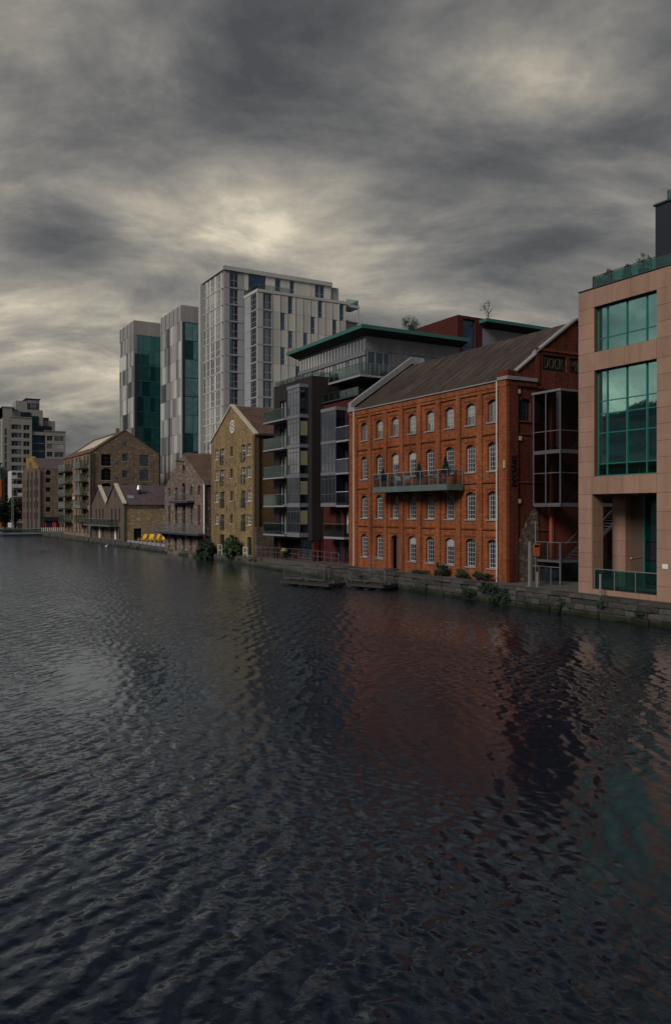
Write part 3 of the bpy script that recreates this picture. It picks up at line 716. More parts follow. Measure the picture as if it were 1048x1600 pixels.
#==SPLIT==
# ================================================================== FIRE STAIR beside the mill
st = thing('fire_stair', 'steel and glass fire stair with orange wall between mill and pink office', 'stair', (43, 40.5, 1.2))
SX, SY0, SY1 = 39.7, 39.36, 41.55
MB().box(41.15, 46.5, 41.5, 41.9, 1.0, 14.0).obj('back_wall', 'oxide_paint', st)
MB().box(40.95, 41.15, 41.42, 41.62, 1.0, 14.0).obj('column', 'orange_dull', st)
MB().box(SX-.12, 47, SY0-.12, 41.95, 14.05, 14.2).obj('roof', 'zinc', st)
for z in (2.62, 6.42, 9.95): bx('landing', 'stair_steel', st, SX, 41.6, SY0, SY1, z, z+.14)
for z in (6.36, 9.93): bx('edge_beam', 'stair_steel', st, SX-.05, 47, SY0-.05, SY0, z, z+.24)
for z in (6.36, 9.93): bx('edge_beam', 'stair_steel', st, SX-.05, SX, SY0, 41.8, z, z+.24)
for y in (SY0-.03, 40.65, 41.82):
    bx('post', 'stair_steel', st, SX-.08, SX, y-.04, y+.04, 6.42, 14.05)
for x in (41.55, 43.4, 45.2): bx('post', 'stair_steel', st, x-.03, x+.03, SY0-.07, SY0-.01, 6.42, 14.05)
for z in (8.6, 11.42):
    bx('transom', 'stair_steel', st, SX-.06, SX, SY0, 40.61, z, z+.06); bx('transom', 'stair_steel', st, SX-.06, SX, 40.69, 41.78, z, z+.06)
    bx('transom', 'stair_steel', st, SX, 47, SY0-.06, SY0-.01, z, z+.05)
zs = [6.62, 8.6, 11.42, 14.03]
for z0, z1 in ((6.62, 8.58), (8.68, 9.9), (10.2, 11.4), (11.5, 14.03)):
    for y0, y1 in ((SY0+.03, 40.6), (40.7, 41.77)): bx('glass_panel', 'clear_smoke', st, SX-.04, SX-.025, y0, y1, z0, z1)
    for x0, x1 in ((SX+.02, 41.5), (41.6, 43.35), (43.45, 45.15)): bx('glass_panel', 'clear_smoke', st, x0, x1, SY0-.04, SY0-.025, z0, z1)
for zb, zt in ((2.7, 6.4), (6.5, 9.95), (10.0, 13.4)):      # flights of steps rising to the right
    n = 19; run = 4.9/n; rise = (zt-zb)/n
    for i in range(n):
        x = 41.6 + i*run; bx('tread', 'stair_steel', st, x, x+run*.95, SY0+.1, 40.6, zb+(i+1)*rise-.05, zb+(i+1)*rise)
    for y in (SY0+.05, 40.62):
        MB().extr([(41.5, y, zb-.12), (46.5, y, zt-.12), (46.5, y, zt+.14), (41.5, y, zb+.14)], (0, .04, 0)).obj('stringer', 'stair_steel', st)
        mb = MB(); mb.tube((41.4, y+.02, zb+1.02), (46.4, y+.02, zt+1.02), .025); mb.obj('handrail', 'stair_steel', st)
balustrade(st, [(SX, 41.7), (SX, SY0), (41.5, SY0)], 2.76, 1.2, 'clear_grey', 'steel_grey', 1.2)
bx('post', 'stair_steel', st, SX-.06, SX+.04, SY0-.06, SY0+.04, 1.2, 4.0)
MB().box(40.2, 46.5, 41.0, 41.4, 1.0, 2.5).obj('undercroft_wall', 'navy_paint', st)
t = thing('ramp_handrail', 'bent steel handrail with glass under the fire stair landing', 'railing', (38.8, 40, 1.2))
mb = MB(); mb.tube((38.9, 41.3, 2.38), (38.9, 38.6, 2.38), .03); mb.tube((38.9, 38.6, 2.40), (38.9, 38.6, 1.2), .03); mb.obj('rail', 'steel', t)
bx('glass_panel', 'clear_grey', t, 38.89, 38.91, 38.75, 41.2, 1.35, 2.25)
for y in (39.4, 40.5): bx('post', 'steel_grey', t, 38.88, 38.92, y, y+.04, 1.2, 2.36)
t = thing('sign_post', 'stout grey timber post on the quay in front of the mill corner', 'post', (37.0, 39.3, 1.2))
MB().hexa([(36.88,39.2,1.2),(37.08,39.2,1.2),(37.08,39.42,1.2),(36.88,39.42,1.2),(36.9,39.22,4.05),(37.06,39.22,4.05),(37.06,39.4,4.1),(36.9,39.4,4.1)]).obj('shaft', 'post_grey', t)
bx('foot_plate', 'steel_grey', t, 36.8, 37.16, 39.12, 39.5, 1.2, 1.235)
t = thing('warning_sign', 'small square orange-red sign on a pole before the stone patch', 'sign', (37.4, 39.25, 1.2))
MB().tube((37.42, 39.3, 1.2), (37.42, 39.3, 5.35), .03).obj('pole', 'steel', t)
b = bx('plate', 'orange_paint', t, 37.22, 37.72, 39.22, 39.26, 3.15, 3.95)
bx('dark_band', 'black_paint', b, 37.27, 37.67, 39.212, 39.22, 3.72, 3.86)
def bollard(label, x, y, h, r=.075):
    t = thing('bollard', label, 'bollard', (x, y, 1.2), 'grey quay bollards')
    MB().lathe((x, y, 1.2), [(r, 0), (r, h-.12), (r*.85, h-.115), (r*.85, h-.1), (r, h-.095), (r, h-.02), (r*.8, h)], 12).obj('shaft', 'steel_grey', t)
    MB().lathe((x, y, 1.2), [(r*1.7, 0), (r*1.7, .02), (r*1.2, .03)], 12).obj('base_plate', 'steel_grey', t)
bollard('short grey bollard beside the timber post at the mill corner', 37.25, 38.95, .95)
bollard('tall grey bollard in front of the pink office glass rail', 36.2, 32.8, 1.25)

# ================================================================== PINK GRANITE OFFICE
of = thing('granite_office', 'pink granite office with teal glass windows and roof terrace', 'building', (42, 28, 1.2))
OX = 36.83
Y0, Y1 = 14.0, 35.02
opn = [(29.45, 33.98, 1.5, 7.04), (29.45, 33.80, 8.08, 14.28), (29.45, 33.80, 15.35, 18.0),
       (21.0, 25.6, 1.5, 7.04), (21.0, 25.6, 8.08, 14.28), (21.0, 25.6, 15.35, 18.0)]
wall('substrate', 'pink_joint', of, 'X', OX, Y0, Y1, 1.0, 19.1, opn, .45)
def panels(y0, y1, z0, z1, ny, nz):
    """granite slabs with open joints"""
    for i in range(ny):
        for k in range(nz):
            apart('granite_panel', 'pink_granite', of, 'X', OX, y0+(y1-y0)*i/ny+.008, y0+(y1-y0)*(i+1)/ny-.008, z0+(z1-z0)*k/nz+.008, z0+(z1-z0)*(k+1)/nz-.008, -.035, .0)
panels(33.98, 35.02, 1.0, 7.04, 1, 7); panels(33.98, 35.02, 7.04, 8.08, 1, 1); panels(33.80, 35.02, 8.08, 14.28, 1, 7); panels(33.80, 35.02, 14.28, 15.35, 1, 1); panels(33.80, 35.02, 15.35, 18.0, 1, 3)
panels(25.6, 29.45, 1.0, 7.04, 3, 6); panels(25.6, 29.45, 7.04, 8.08, 3, 1); panels(25.6, 29.45, 8.08, 14.28, 3, 7); panels(25.6, 29.45, 14.28, 15.35, 3, 1); panels(25.6, 29.45, 15.35, 18.0, 3, 3)
for a, b in ((29.45, 33.98), (21.0, 25.6)): panels(a, b, 7.04, 8.08, 4, 1); panels(a, min(b, 33.8), 14.28, 15.35, 4, 1); panels(a, b, 1.0, 1.5, 4, 1)
panels(21.0, 35.02, 18.0, 19.06, 11, 1)
panels(14.0, 21.0, 1.0, 19.06, 4, 17)
bx('parapet_cap', 'steel_dark', of, OX-.06, OX+.4, Y0, Y1+.02, 19.1, 19.16)
# reveals faced in granite
for y, zz_ in ((33.98, (1.5, 7.04)), ):
    for k in range(6):
        h = (zz_[1]-zz_[0])/6
        bx('granite_panel', 'pink_granite', of, OX+.01, OX+.88, y-.02, y+.9, zz_[0]+h*k+.008, zz_[0]+h*(k+1)-.008)
shell(of, 'pink_granite', OX+.9, 52, Y0, Y1, 7.0, 19.1, 'RBF'); shell(of, 'pink_granite', 39.8, 52, Y0, 34.0, 1.0, 7.0, 'RF')
MB().box(OX+.5, 52, Y0, Y1-.02, 19.02, 19.09).obj('roof', 'zinc_dark', of)
# two big windows: mullions, transoms and single panes
def curtain(y0, y1, z0, z1, ys, zs_, name='glazing'):
    fr = MB(); X = OX+.30
    root = bx('window', 'mullion_green', of, X-.03, X+.09, y0, y1, z0, z0+.08)
    bx('frame', 'mullion_green', root, X-.03, X+.09, y0, y1, z1-.08, z1); bx('frame', 'mullion_green', root, X-.03, X+.09, y0, y0+.07, z0+.08, z1-.08); bx('frame', 'mullion_green', root, X-.03, X+.09, y1-.07, y1, z0+.08, z1-.08)
    for y in ys: bx('mullion', 'mullion_green', root, X-.05, X+.08, y-.035, y+.035, z0+.08, z1-.08)
    yy = [y0+.05] + list(ys) + [y1-.05]; zz2 = [z0+.06] + list(zs_) + [z1-.06]
    for i in range(len(yy)-1):
        for k, z in enumerate(zs_): bx('transom', 'mullion_green', root, X-.02, X+.06, yy[i]+.037, yy[i+1]-.037, z-.03, z+.03)
        for k in range(len(zz2)-1):
            o = bx('pane', 'clear_pane' if (k == 0 and len(zs_) > 1) else 'glass_teal', root, X+.012, X+.03, yy[i]+.01, yy[i+1]-.01, zz2[k]+.01, zz2[k+1]-.01)
            o.rotation_euler = (0, random.uniform(-.004, .004), random.uniform(-.004, .004))
for a, b, ys in ((29.45, 33.80, (30.33, 31.69, 33.1)), (21.0, 25.6, (22.1, 23.4, 24.7))):
    curtain(a, b, 15.35, 18.0, ys, (16.14,)); curtain(a, b, 8.08, 14.28, ys, (8.81, 10.61, 11.73, 12.47))
bx('room_floor', 'door_brown', of, OX+.46, 41, 28.5, 34.6, 8.02, 8.08); bx('room_wall', 'interior', of, 41, 41.1, 28.5, 34.6, 8.08, 14.3)
bx('floor_slab', 'interior', of, OX+.5, 41, 28.5, 34.6, 8.9, 9.0); bx('room_wall', 'interior', of, OX+.5, 41, 34.6, 34.7, 8.08, 14.3)
sq = thing('stool', 'lime yellow stool behind the pink office window', 'stool', (38.0, 31.3, 8.08))
bx('seat', 'lime_plastic', sq, 37.85, 38.2, 31.1, 31.5, 8.62, 8.67)
for sx in (37.86, 38.15):
    for sy in (31.11, 31.45): bx('leg', 'lime_plastic', sq, sx, sx+.04, sy, sy+.04, 8.08, 8.62)
# open ground floor behind the granite frame
for k in range(6):
    h = 5.54/6; bx('pillar_panel', 'pink_granite', of, 39.3, 40.2, 33.69, 34.66, 1.5+h*k+.006, 1.5+h*(k+1)-.006)
MB().box(OX+.46, 52, 28.5, 34.9, 7.0, 7.03).obj('soffit', 'door_brown', of)
MB().box(OX+.4, 46, 28, 35.0, 1.2, 1.48).obj('plinth', 'pink_granite', of)
d = bx('door', 'door_brown', of, 39.8, 39.88, 32.76, 33.68, 1.5, 7.0)
mb = MB(); mb.tube((39.72, 32.85, 3.35), (39.72, 33.6, 3.2), .02); mb.lathe((39.72, 33.6, 3.2), [(.05, -.05), (.06, 0), (.05, .05)], 8); mb.obj('push_bar', 'steel', d)
for z0, z1, g in ((1.5, 3.1, 'glass_teal_dark'), (3.16, 4.2, 'glass_dark'), (4.26, 6.98, 'glass_teal_dark')): bx('pane', g, of, 39.8, 39.84, 29.0, 32.70, z0, z1)
bx('frame', 'mullion_green', of, 39.74, 39.86, 32.66, 32.76, 1.5, 7.0)
shell(of, 'door_brown', 39.95, 52, 28.5, 33.69, 1.4, 7.0, 'LB')
balustrade(of, [(OX+.12, 33.9), (OX+.12, 29.5)], 1.5, 1.16, 'clear_teal', 'steel', 1.5, True, .03)
bx('notice_plate', 'white_paint', of, OX-.06, OX-.037, 28.72, 29.08, 2.97, 3.22)
# roof terrace
balustrade(of, [(52, 34.27), (37.2, 34.27), (37.2, 15)], 19.16, .78, 'clear_teal', 'steel_dark', 1.35, True, .02)
MB().box(41, 51.5, 15, 32.9, 19.1, 24.4).obj('penthouse', 'navy_paint', of)
bx('penthouse_cap', 'steel_dark', of, 40.9, 51.6, 14.9, 33.0, 24.4, 24.5)
balustrade(of, [(51, 33.0-.2), (42, 32.8), (42, 16)], 24.5, 1.0, 'clear_teal', 'steel_dark', 1.5, True, .02)
def planter(label, x, y, m, h, r, potm, bushm=None):
    t = thing('roof_planter', label, 'potted plant', (x, y, 19.12), 'planters on the pink office terrace')
    MB().lathe((x, y, 19.12), [(.2, 0), (.3, .5), (.32, .54), (.26, .54)], 8).obj('pot', potm, t)
    leaves((x, y, 19.66+h/2), (r, r, h/2), 420, .05, m, 'leaves', t)
    MB().tube((x, y, 19.6), (x, y, 19.66+h*.7), .02, .008).obj('stem', 'bark', t)
planter('rust-leaved plant at the far end of the pink office terrace', 37.75, 33.5, 'foliage_autumn', .75, .42, 'foliage_olive')
planter('grey-potted spiky plant in the middle of the pink office terrace', 37.75, 32.25, 'foliage_dark', .6, .32, 'pot_grey')
planter('taller bushy green plant on the pink office terrace', 37.75, 31.1, 'foliage_olive', .95, .5, 'pot_grey')

# ================================================================== DARK APARTMENT BLOCK
ap = thing('apartment_block', 'dark timber-clad apartment block with glazed bays, balconies and green roof', 'building', (44, 70, 1.2))
# timber volume
dops = []
LV = [3.72, 6.66, 9.55, 12.47, 15.36]
for z in LV: dops.append((75.1, 76.7, z+.05, z+2.2))
wall('timber_wall', 'timber_dark', ap, 'X', 37.2, 69.6, 78.1, 3.3, 19.25, dops, .3)
wall('timber_wall', 'timber_dark', ap, 'Y', 69.6, 37.2, 44, 3.3, 19.25)
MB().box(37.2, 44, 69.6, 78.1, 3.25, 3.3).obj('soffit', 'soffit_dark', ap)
MB().box(37.25, 44, 69.65, 78.05, 19.2, 19.27).obj('terrace', 'zinc_dark', ap)
shell(ap, 'timber_dark', 37.2, 51, 62.9, 78.1, 1, 19.2, 'RB')
for z in LV: window(ap, 'X', 37.2, 75.1, 76.7, z+.05, z+2.2, .26, 2, 1, .05, .06, 'white_paint', 'glass_window', name='balcony_door')
balustrade(ap, [(37.3, 77.9), (37.3, 69.7), (41, 69.7)], 19.27,   .42, 'clear_green', 'steel_dark', .9, True, .018)
# projecting glazed bay
SP = [(18.17, 18.5), (15.21, 15.55), (12.30, 12.63), (9.35, 9.73), (6.49, 6.86), (3.54, 3.95)]
for z0, z1 in SP: bx('spandrel', 'zinc', ap, 36.2, 37.19, 70.25, 73.0, z0, z1)
for (zt, _), (_, zb) in zip(SP, SP[1:]):
    h = zt-zb
    window(ap, 'X', 36.2, 70.33, 72.95, zb, zt, .03, 4, 2, .06, .06, 'zinc_dark', 'glass_bright' if zb > 6 else 'glass_window', name='bay_window', rows=[.95, h-.45])
    wnd = window(ap, 'Y', 70.25, 36.28, 37.15, zb, zt, .03, 1, 2, .05, .05, 'steel_dark', 'glass_dark', name='bay_side_window', rows=[.8])
    if zb < 15: bx('curtain', 'curtain_yellow', wnd, 36.34, 37.1, 70.262, 70.272, zb+.85, zt-.35)
    MB().box(36.2, 36.27, 70.25, 70.32, zb, zt).obj('corner_post', 'zinc_dark', ap)
    MB().box(36.2, 37.19, 72.955, 73.0, zb, zt).obj('bay_cheek', 'timber_dark', ap)
# balconies beside it
for z in LV:
    b = bx('balcony_slab', 'slab_pale', ap, 35.9, 37.18, 73.02, 78.0, z-.15, z)
    balustrade(ap, [(35.95, 73.05), (35.95, 77.95), (37.15, 77.95)], z, 1.12, 'clear_green', 'steel', 1.25, False, .02)
# red brick volume next to the mill with a second bay
wall('brick_wall', 'apartment_brick', ap, 'X', 38.5, 62.9, 69.6, 1.0, 16.55,
     [(66.1, 67.1, 4.0, 6.2), (63.2, 65.6, 3.9, 6.2), (65.8, 67.2, 1.3, 3.2), (63.3, 65.5, 1.3, 3.3)] + [(63.1, 65.0, z, z+2.3) for z in (6.75, 9.65, 12.6)], .25)
for q in ((66.1, 67.1, 4.0, 6.2, 1), (63.2, 65.6, 3.9, 6.2, 4), (65.8, 67.2, 1.3, 3.2, 2), (63.3, 65.5, 1.3, 3.3, 3)): window(ap, 'X', 38.5, *q[:4], .2, q[4], 1 if q[2] > 3 else 3, .06, .07, 'steel_dark', 'glass_dark')
for i, b in enumerate((63.32, 63.9, 64.5, 65.08)): bx('curtain', 'blind_cloth', ap, 38.66, 38.68, b, b+.26, 4.0, 6.1)
for z in (6.75, 9.65, 12.6): window(ap, 'X', 38.5, 63.1, 65.0, z, z+2.3, .2, 2, 1, .06, .08, 'steel_dark', 'glass_dark')
bx('parapet_edge', 'steel_dark', ap, 38.3, 38.55, 62.9, 69.55, 16.55, 16.68)
bx('parapet_cap', 'apartment_brick', ap, 38.5, 41, 62.9, 69.6, 16.45, 16.56)
balustrade(ap, [(38.45, 62.95), (38.45, 69.5)], 16.68, .75, 'clear_green', 'steel_dark', 1.1, True, .018)
SP2 = [(15.45, 15.76), (12.41, 12.64), (9.46, 9.74), (6.50, 6.82)]
for z0, z1 in SP2: bx('spandrel', 'zinc', ap, 37.3, 38.49, 65.11, 67.98, z0, z1)
for (zt, _), (_, zb) in zip(SP2, SP2[1:]):
    window(ap, 'X', 37.3, 65.2, 67.95, zb, zt, .03, 4, 2, .06, .06, 'zinc_dark', 'glass_window', name='bay_window', rows=[.85, zt-zb-.35])
    window(ap, 'Y', 65.11, 37.38, 38.45, zb, zt, .03, 1, 2, .05, .05, 'zinc_dark', 'glass_dark', name='bay_side_window', rows=[.85])
    MB().box(37.3, 37.37, 65.11, 65.18, zb, zt).obj('corner_post', 'zinc_dark', ap)
for z in (12.56, 9.6, 6.62):
    bx('balcony_slab', 'slab_pale', ap, 37.3, 38.48, 62.85, 65.09, z-.16, z)
    balustrade(ap, [(37.34, 62.88), (37.34, 65.07)], z, 1.22, 'clear_grey', 'white_paint', 2.2, False, .025)
bx('balcony_slab', 'slab_pale', ap, 37.3, 38.48, 63.65, 67.4, 3.5, 3.68)
balustrade(ap, [(38.4, 63.68), (37.34, 63.68), (37.34, 67.38)], 3.68, 1.22, 'clear_green', 'steel', 1.9, False, .02)
# ground floor under the timber volume
wall('ground_wall', 'apartment_brick', ap, 'X', 38.3, 69.6, 78.1, 1.0, 3.3, [(70.2, 74.6, 1.3, 3.2), (75.6, 77.6, 1.3, 3.1)], .2)
wall('ground_wall', 'apartment_brick', ap, 'Y', 69.6, 38.3, 38.5, 1.0, 3.3)
window(ap, 'X', 38.3, 70.2, 74.6, 1.3, 3.2, .15, 6, 3, .06, .05, 'steel_grey', 'glass_dark'); window(ap, 'X', 38.3, 75.6, 77.6, 1.3, 3.1, .15, 2, 1, .06, .05, 'steel_dark', 'glass_dark')
bx('pier', 'apartment_brick', ap, 37.4, 38.0, 76.9, 77.6, 1.0, 3.28); bx('pier', 'apartment_brick', ap, 37.5, 38.1, 69.65, 70.1, 1.0, 3.28)
# set-back level and penthouse
MB().box(41.0, 50.9, 62.95, 70, 16.5, 18.5).obj('recessed_wall', 'zinc_dark', ap)
for i in range(5): window(ap, 'X', 41.0, 63.3+i*1.3, 64.5+i*1.3, 16.6, 18.4, -.08, 1, 1, .05, .05, 'zinc_dark', 'glass_dark' if i % 2 else 'glass_window')
b = MB().box(38.7, 42.8, 63.0, 69.0, 18.36, 18.54).obj('balcony_slab', 'slab_pale', ap)
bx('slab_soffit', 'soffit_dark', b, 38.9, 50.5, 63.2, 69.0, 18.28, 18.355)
balustrade(ap, [(42.75, 63.05), (38.75, 63.05), (38.75, 68.95)], 18.54, 1.08, 'clear_green', 'steel', 1.0, True, .025)
MB().box(40.0, 50.8, 64.1, 77.6, 18.5, 22.4).obj('penthouse_core', 'zinc_dark', ap)
n = 22
for i in range(n):
    y0, y1 = 64.05+i*(13.5/n), 64.05+(i+1)*(13.5/n)
    window(ap, 'X', 39.86, y0, y1-.01, 20.95, 22.2, .03, 1, 1, .035, .03, 'zinc_dark', 'glass_bright', name='clerestory_window')
    if i < 20: window(ap, 'X', 39.86, y0, y1-.01, 18.6, 20.55, .03, 1, 2, .035, .03, 'zinc_dark', 'glass_bright' if i % 4 != 1 else 'glass_window', rows=[1.35])
bx('transom_band', 'zinc', ap, 39.80, 39.98, 64.03, 77.6, 20.58, 20.93); bx('transom_band', 'zinc', ap, 39.84, 39.98, 64.03, 77.6, 22.2, 22.4)
for i in range(13):         # zinc sheets on the side facing the mill
    x0 = 39.9+i*.838
    for z0, z1 in ((18.5, 21.02), (21.05, 22.4)):
        if z0 < 20 and (i < 3 or i in (6, 7, 9, 10)): 
            continue
        bx('zinc_panel', 'zinc', ap, x0+.012, x0+.826, 64.02, 64.09, z0, z1)
window(ap, 'Y', 64.0, 40.05, 42.75, 18.6, 21.0, .02, 3, 1, .07, .08, 'slab_pale', 'glass_dark')
window(ap, 'Y', 64.0, 45.0, 46.7, 18.6, 20.95, .02, 2, 1, .07, .08, 'slab_pale', 'glass_bright'); window(ap, 'Y', 64.0, 47.5, 49.1, 18.6, 20.95, .02, 2, 1, .07, .08, 'slab_pale', 'glass_bright')
rf = MB().box(38.7, 51.2, 62.8, 78.1, 22.74, 23.08).obj('roof', 'copper_green', ap)
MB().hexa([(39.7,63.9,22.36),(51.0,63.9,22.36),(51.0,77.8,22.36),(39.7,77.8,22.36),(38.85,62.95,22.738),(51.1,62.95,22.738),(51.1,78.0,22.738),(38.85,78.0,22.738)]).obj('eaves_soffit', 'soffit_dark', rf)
for y, x, r_ in ((66.6, 39.2, .3), (67.6, 39.2, .35), (64.4, 42.3, .25)):
    leaves((x, y, 18.54+r_), (r_, r_, r_), 150, .05, 'foliage', 'terrace_plant', ap)
bx('planter_box', 'wood_deck', ap, 40.6, 42.0, 63.25, 63.6, 18.55, 19.1)

# ================================================================== BRICK BLOCK WITH SECOND GREEN ROOF
bb = thing('brick_block', 'dark red brick block with glazed slot and green roof behind the mill', 'building', (58, 70, 1.2))
wall('brick_wall', 'apartment_brick', bb, 'Y', 66, 52.2, 55.4, 1, 26.2, [(52.9, 54.5, 15, 25.9)], .3)
for k in range(4): window(bb, 'Y', 66, 52.9, 54.5, 15+2.7*k, 15+2.7*(k+1), .2, 2, 1, .04, .05, 'steel_dark', 'glass_blue')
wall('brick_wall', 'apartment_brick', bb, 'X', 52.2, 66, 82, 1, 26.2)
shell(bb, 'apartment_brick', 52.2, 68, 66, 82, 1, 26.2, 'RBT')
for i in range(13):
    x0 = 55.45+i*.9; bx('zinc_panel', 'zinc', bb, x0+.012, x0+.888, 66.0, 66.08, 22.2, 25.2); 
    if i not in (1, 2): bx('zinc_panel', 'zinc', bb, x0+.012, x0+.888, 66.0, 66.08, 18.5, 22.15)
window(bb, 'Y', 66.0, 56.35, 58.15, 18.6, 22.1, .0, 2, 1, .06, .07, 'slab_pale', 'glass_window')
MB().box(55.4, 68, 66.09, 80, 1, 25.3).obj('core', 'zinc_dark', bb)
r2 = MB().box(55.0, 69, 64.8, 81, 25.62, 25.95).obj('roof', 'copper_green', bb)
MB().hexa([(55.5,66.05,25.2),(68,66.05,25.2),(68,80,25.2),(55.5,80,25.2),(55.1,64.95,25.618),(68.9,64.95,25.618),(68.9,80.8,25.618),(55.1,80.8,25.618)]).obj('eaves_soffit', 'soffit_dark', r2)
# small trees on the roofs
def small_tree(label, x, y, z, h, w, n, m, bare=False):
    t = thing('roof_tree', label, 'tree', (x, y, z))
    mb = MB(); mb.tube((x, y, z), (x+.05, y, z+h*.55), .05, .03)
    for k in range(9):
        a = k*2.4; b0 = Vector((x+.03, y, z+h*(.25+.05*k))); e = b0 + Vector((math.cos(a)*w*.75, math.sin(a)*w*.75, h*random.uniform(.18, .42)))
        mb.tube(b0, e, .022, .008, 5)
        if bare:
            for q in range(3): mb.tube(b0.lerp(e, .4+.2*q), b0.lerp(e, .4+.2*q)+Vector((random.uniform(-.3,.3), random.uniform(-.3,.3), random.uniform(.15,.45))), .01, .004, 4)
    mb.obj('trunk', 'bark', t)
    leaves((x, y, z+h*.62), (w, w, h*.42), n, .075, m, 'crown', t)
small_tree('leafy little tree on the green penthouse roof', 46.9, 66.8, 23.08, 2.6, 1.05, 900, 'foliage')
small_tree('sparse twiggy little tree on the brick block roof', 57.2, 67.2, 25.95, 2.6, .8, 130, 'foliage_olive', True)
#==SPLIT==
# ================================================================== YELLOW BRICK WAREHOUSE
yw = thing('yellow_warehouse', 'tall yellow brick warehouse with gable and white round window', 'building', (44, 91.5, .8))
YX = 38.0
yt = [(84.7, 14.85), (91.6, 18.85), (98.4, 14.85)]
RZ = [(5.7, 4.5), (8.5, 7.25), (11.25, 10.0), (13.88, 12.6)]
ops, jul, small, slit = [], [], [], []
for zt, zb in RZ:
    for a0, a1 in ((95.8, 96.95), (85.85, 86.95)): small.append((a0, a1, zb, zt)); ops.append((a0, a1, zb, zt))
    for a0, a1 in ((93.95, 95.25), (87.4, 88.7)): jul.append((a0, a1, zb-.7, zt)); ops.append((a0, a1, zb-.7, zt))
    slit.append((91.25, 92.0, zb+.1, zt)); ops.append(slit[-1])
rnd_ = (90.7, 92.3, 15.53, 17.13, 'round'); ops.append(rnd_)
grd = [(93.9, 95.3, .9, 3.2), (90.9, 92.4, 1.0, 3.2), (85.8, 87.0, 1.0, 3.1)]
ops += grd
wall('front_wall', 'yellow_brick', yw, 'X', YX, 84.7, 98.4, -.6, yt, ops, .25)
for q in small: window(yw, 'X', YX, *q, .15, 2, 3, .07, .04, 'white_paint', 'glass_window', sill='pale_stone')
for q in jul:
    w = window(yw, 'X', YX, *q, .2, 2, 3, .07, .05, 'white_paint' if q[2] > 8 else 'steel_grey', 'glass_window')
    rl = MB()
    rl.tube((YX-.1, q[0]-.08, q[2]+1.05), (YX-.1, q[1]+.08, q[2]+1.05), .025); rl.tube((YX-.1, q[0]-.08, q[2]+.02), (YX-.1, q[1]+.08, q[2]+.02), .025)
    for k in range(9): rl.tube((YX-.1, q[0]-.06+k*.18, q[2]+.02), (YX-.1, q[0]-.06+k*.18, q[2]+1.05), .016, n=4)
    rl.obj('railing', 'steel_dark', w)
for q in slit: window(yw, 'X', YX, *q, .2, 1, 2, .08, .05, 'door_brown', 'glass_dark', sill='pale_stone')
for q in grd: window(yw, 'X', YX, *q, .2, 1, 2, .08, .06, 'steel_dark', 'glass_dark')
# round window with white tracery
cy, cz = 91.5, 16.33
ring = MB()
def annulus(mb, x, cy, cz, r0, r1, n=24, t=.08):
    for i in range(n):
        a, b = 2*math.pi*i/n, 2*math.pi*(i+1)/n
        P = [(x, cy+r*math.cos(q), cz+r*math.sin(q)) for r, q in ((r0, a), (r1, a), (r1, b), (r0, b))]
        mb.extr(P, (t, 0, 0))
annulus(ring, YX+.02, cy, cz, .62, .8); annulus(ring, YX+.03, cy, cz, .24, .34)
for k in range(8):
    a = k*math.pi/4; ring.tube((YX+.07, cy+.3*math.cos(a), cz+.3*math.sin(a)), (YX+.07, cy+.66*math.cos(a), cz+.66*math.sin(a)), .05)
rw = ring.obj('round_window', 'white_paint', yw)
bx('glass', 'glass_window', rw, YX+.16, YX+.18, 90.72, 92.28, 15.55, 17.1)
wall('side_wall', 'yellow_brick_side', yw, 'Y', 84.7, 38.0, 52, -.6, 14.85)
MB().box(38.0, 50, 84.4, 84.69, .5, 4.3).obj('plinth', 'ruin_stone', yw)
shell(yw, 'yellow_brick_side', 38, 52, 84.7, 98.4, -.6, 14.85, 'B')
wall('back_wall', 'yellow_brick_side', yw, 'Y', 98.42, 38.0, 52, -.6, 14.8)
gable_roof(yw, 'slate_brown', 'X', 38.05, 52, 84.7, 98.4, 14.9, 18.75, .14, .1, rs=91.6)
for s, e in ((84.55, 91.6), (98.5, 91.6)):
    MB().extr([(37.85, s, 14.78), (37.85, e, 18.85), (38.35, e, 18.85), (38.35, s, 14.78)], (0, 0, .2)).obj('coping', 'pale_stone', yw)
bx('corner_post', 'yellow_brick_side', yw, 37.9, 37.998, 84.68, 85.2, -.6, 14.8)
mb = MB(); mb.tube((38.4, 84.58, .8), (38.4, 84.58, 14.6), .07); mb.obj('downpipe', 'steel_dark', yw)
MB().box(37.9, 52, 84.45, 84.62, 14.68, 14.82).obj('gutter', 'steel_dark', yw)
t = MB()
for k in range(5): t.extr([(44.6+k*.5, 85.5, 15.52), (44.6+k*.5, 89.5, 17.8), (45.0+k*.5, 89.5, 17.8), (45.0+k*.5, 85.5, 15.52)], (0, 0, .12))
t.obj('rooflight', 'pale_stone', yw)
for z in (4.0, 6.2, 9.0, 11.8):
    for y in (90.3, 93.0): bx('tie_plate', 'steel_dark', yw, YX-.04, YX-.002, y, y+.12, z, z+.5)

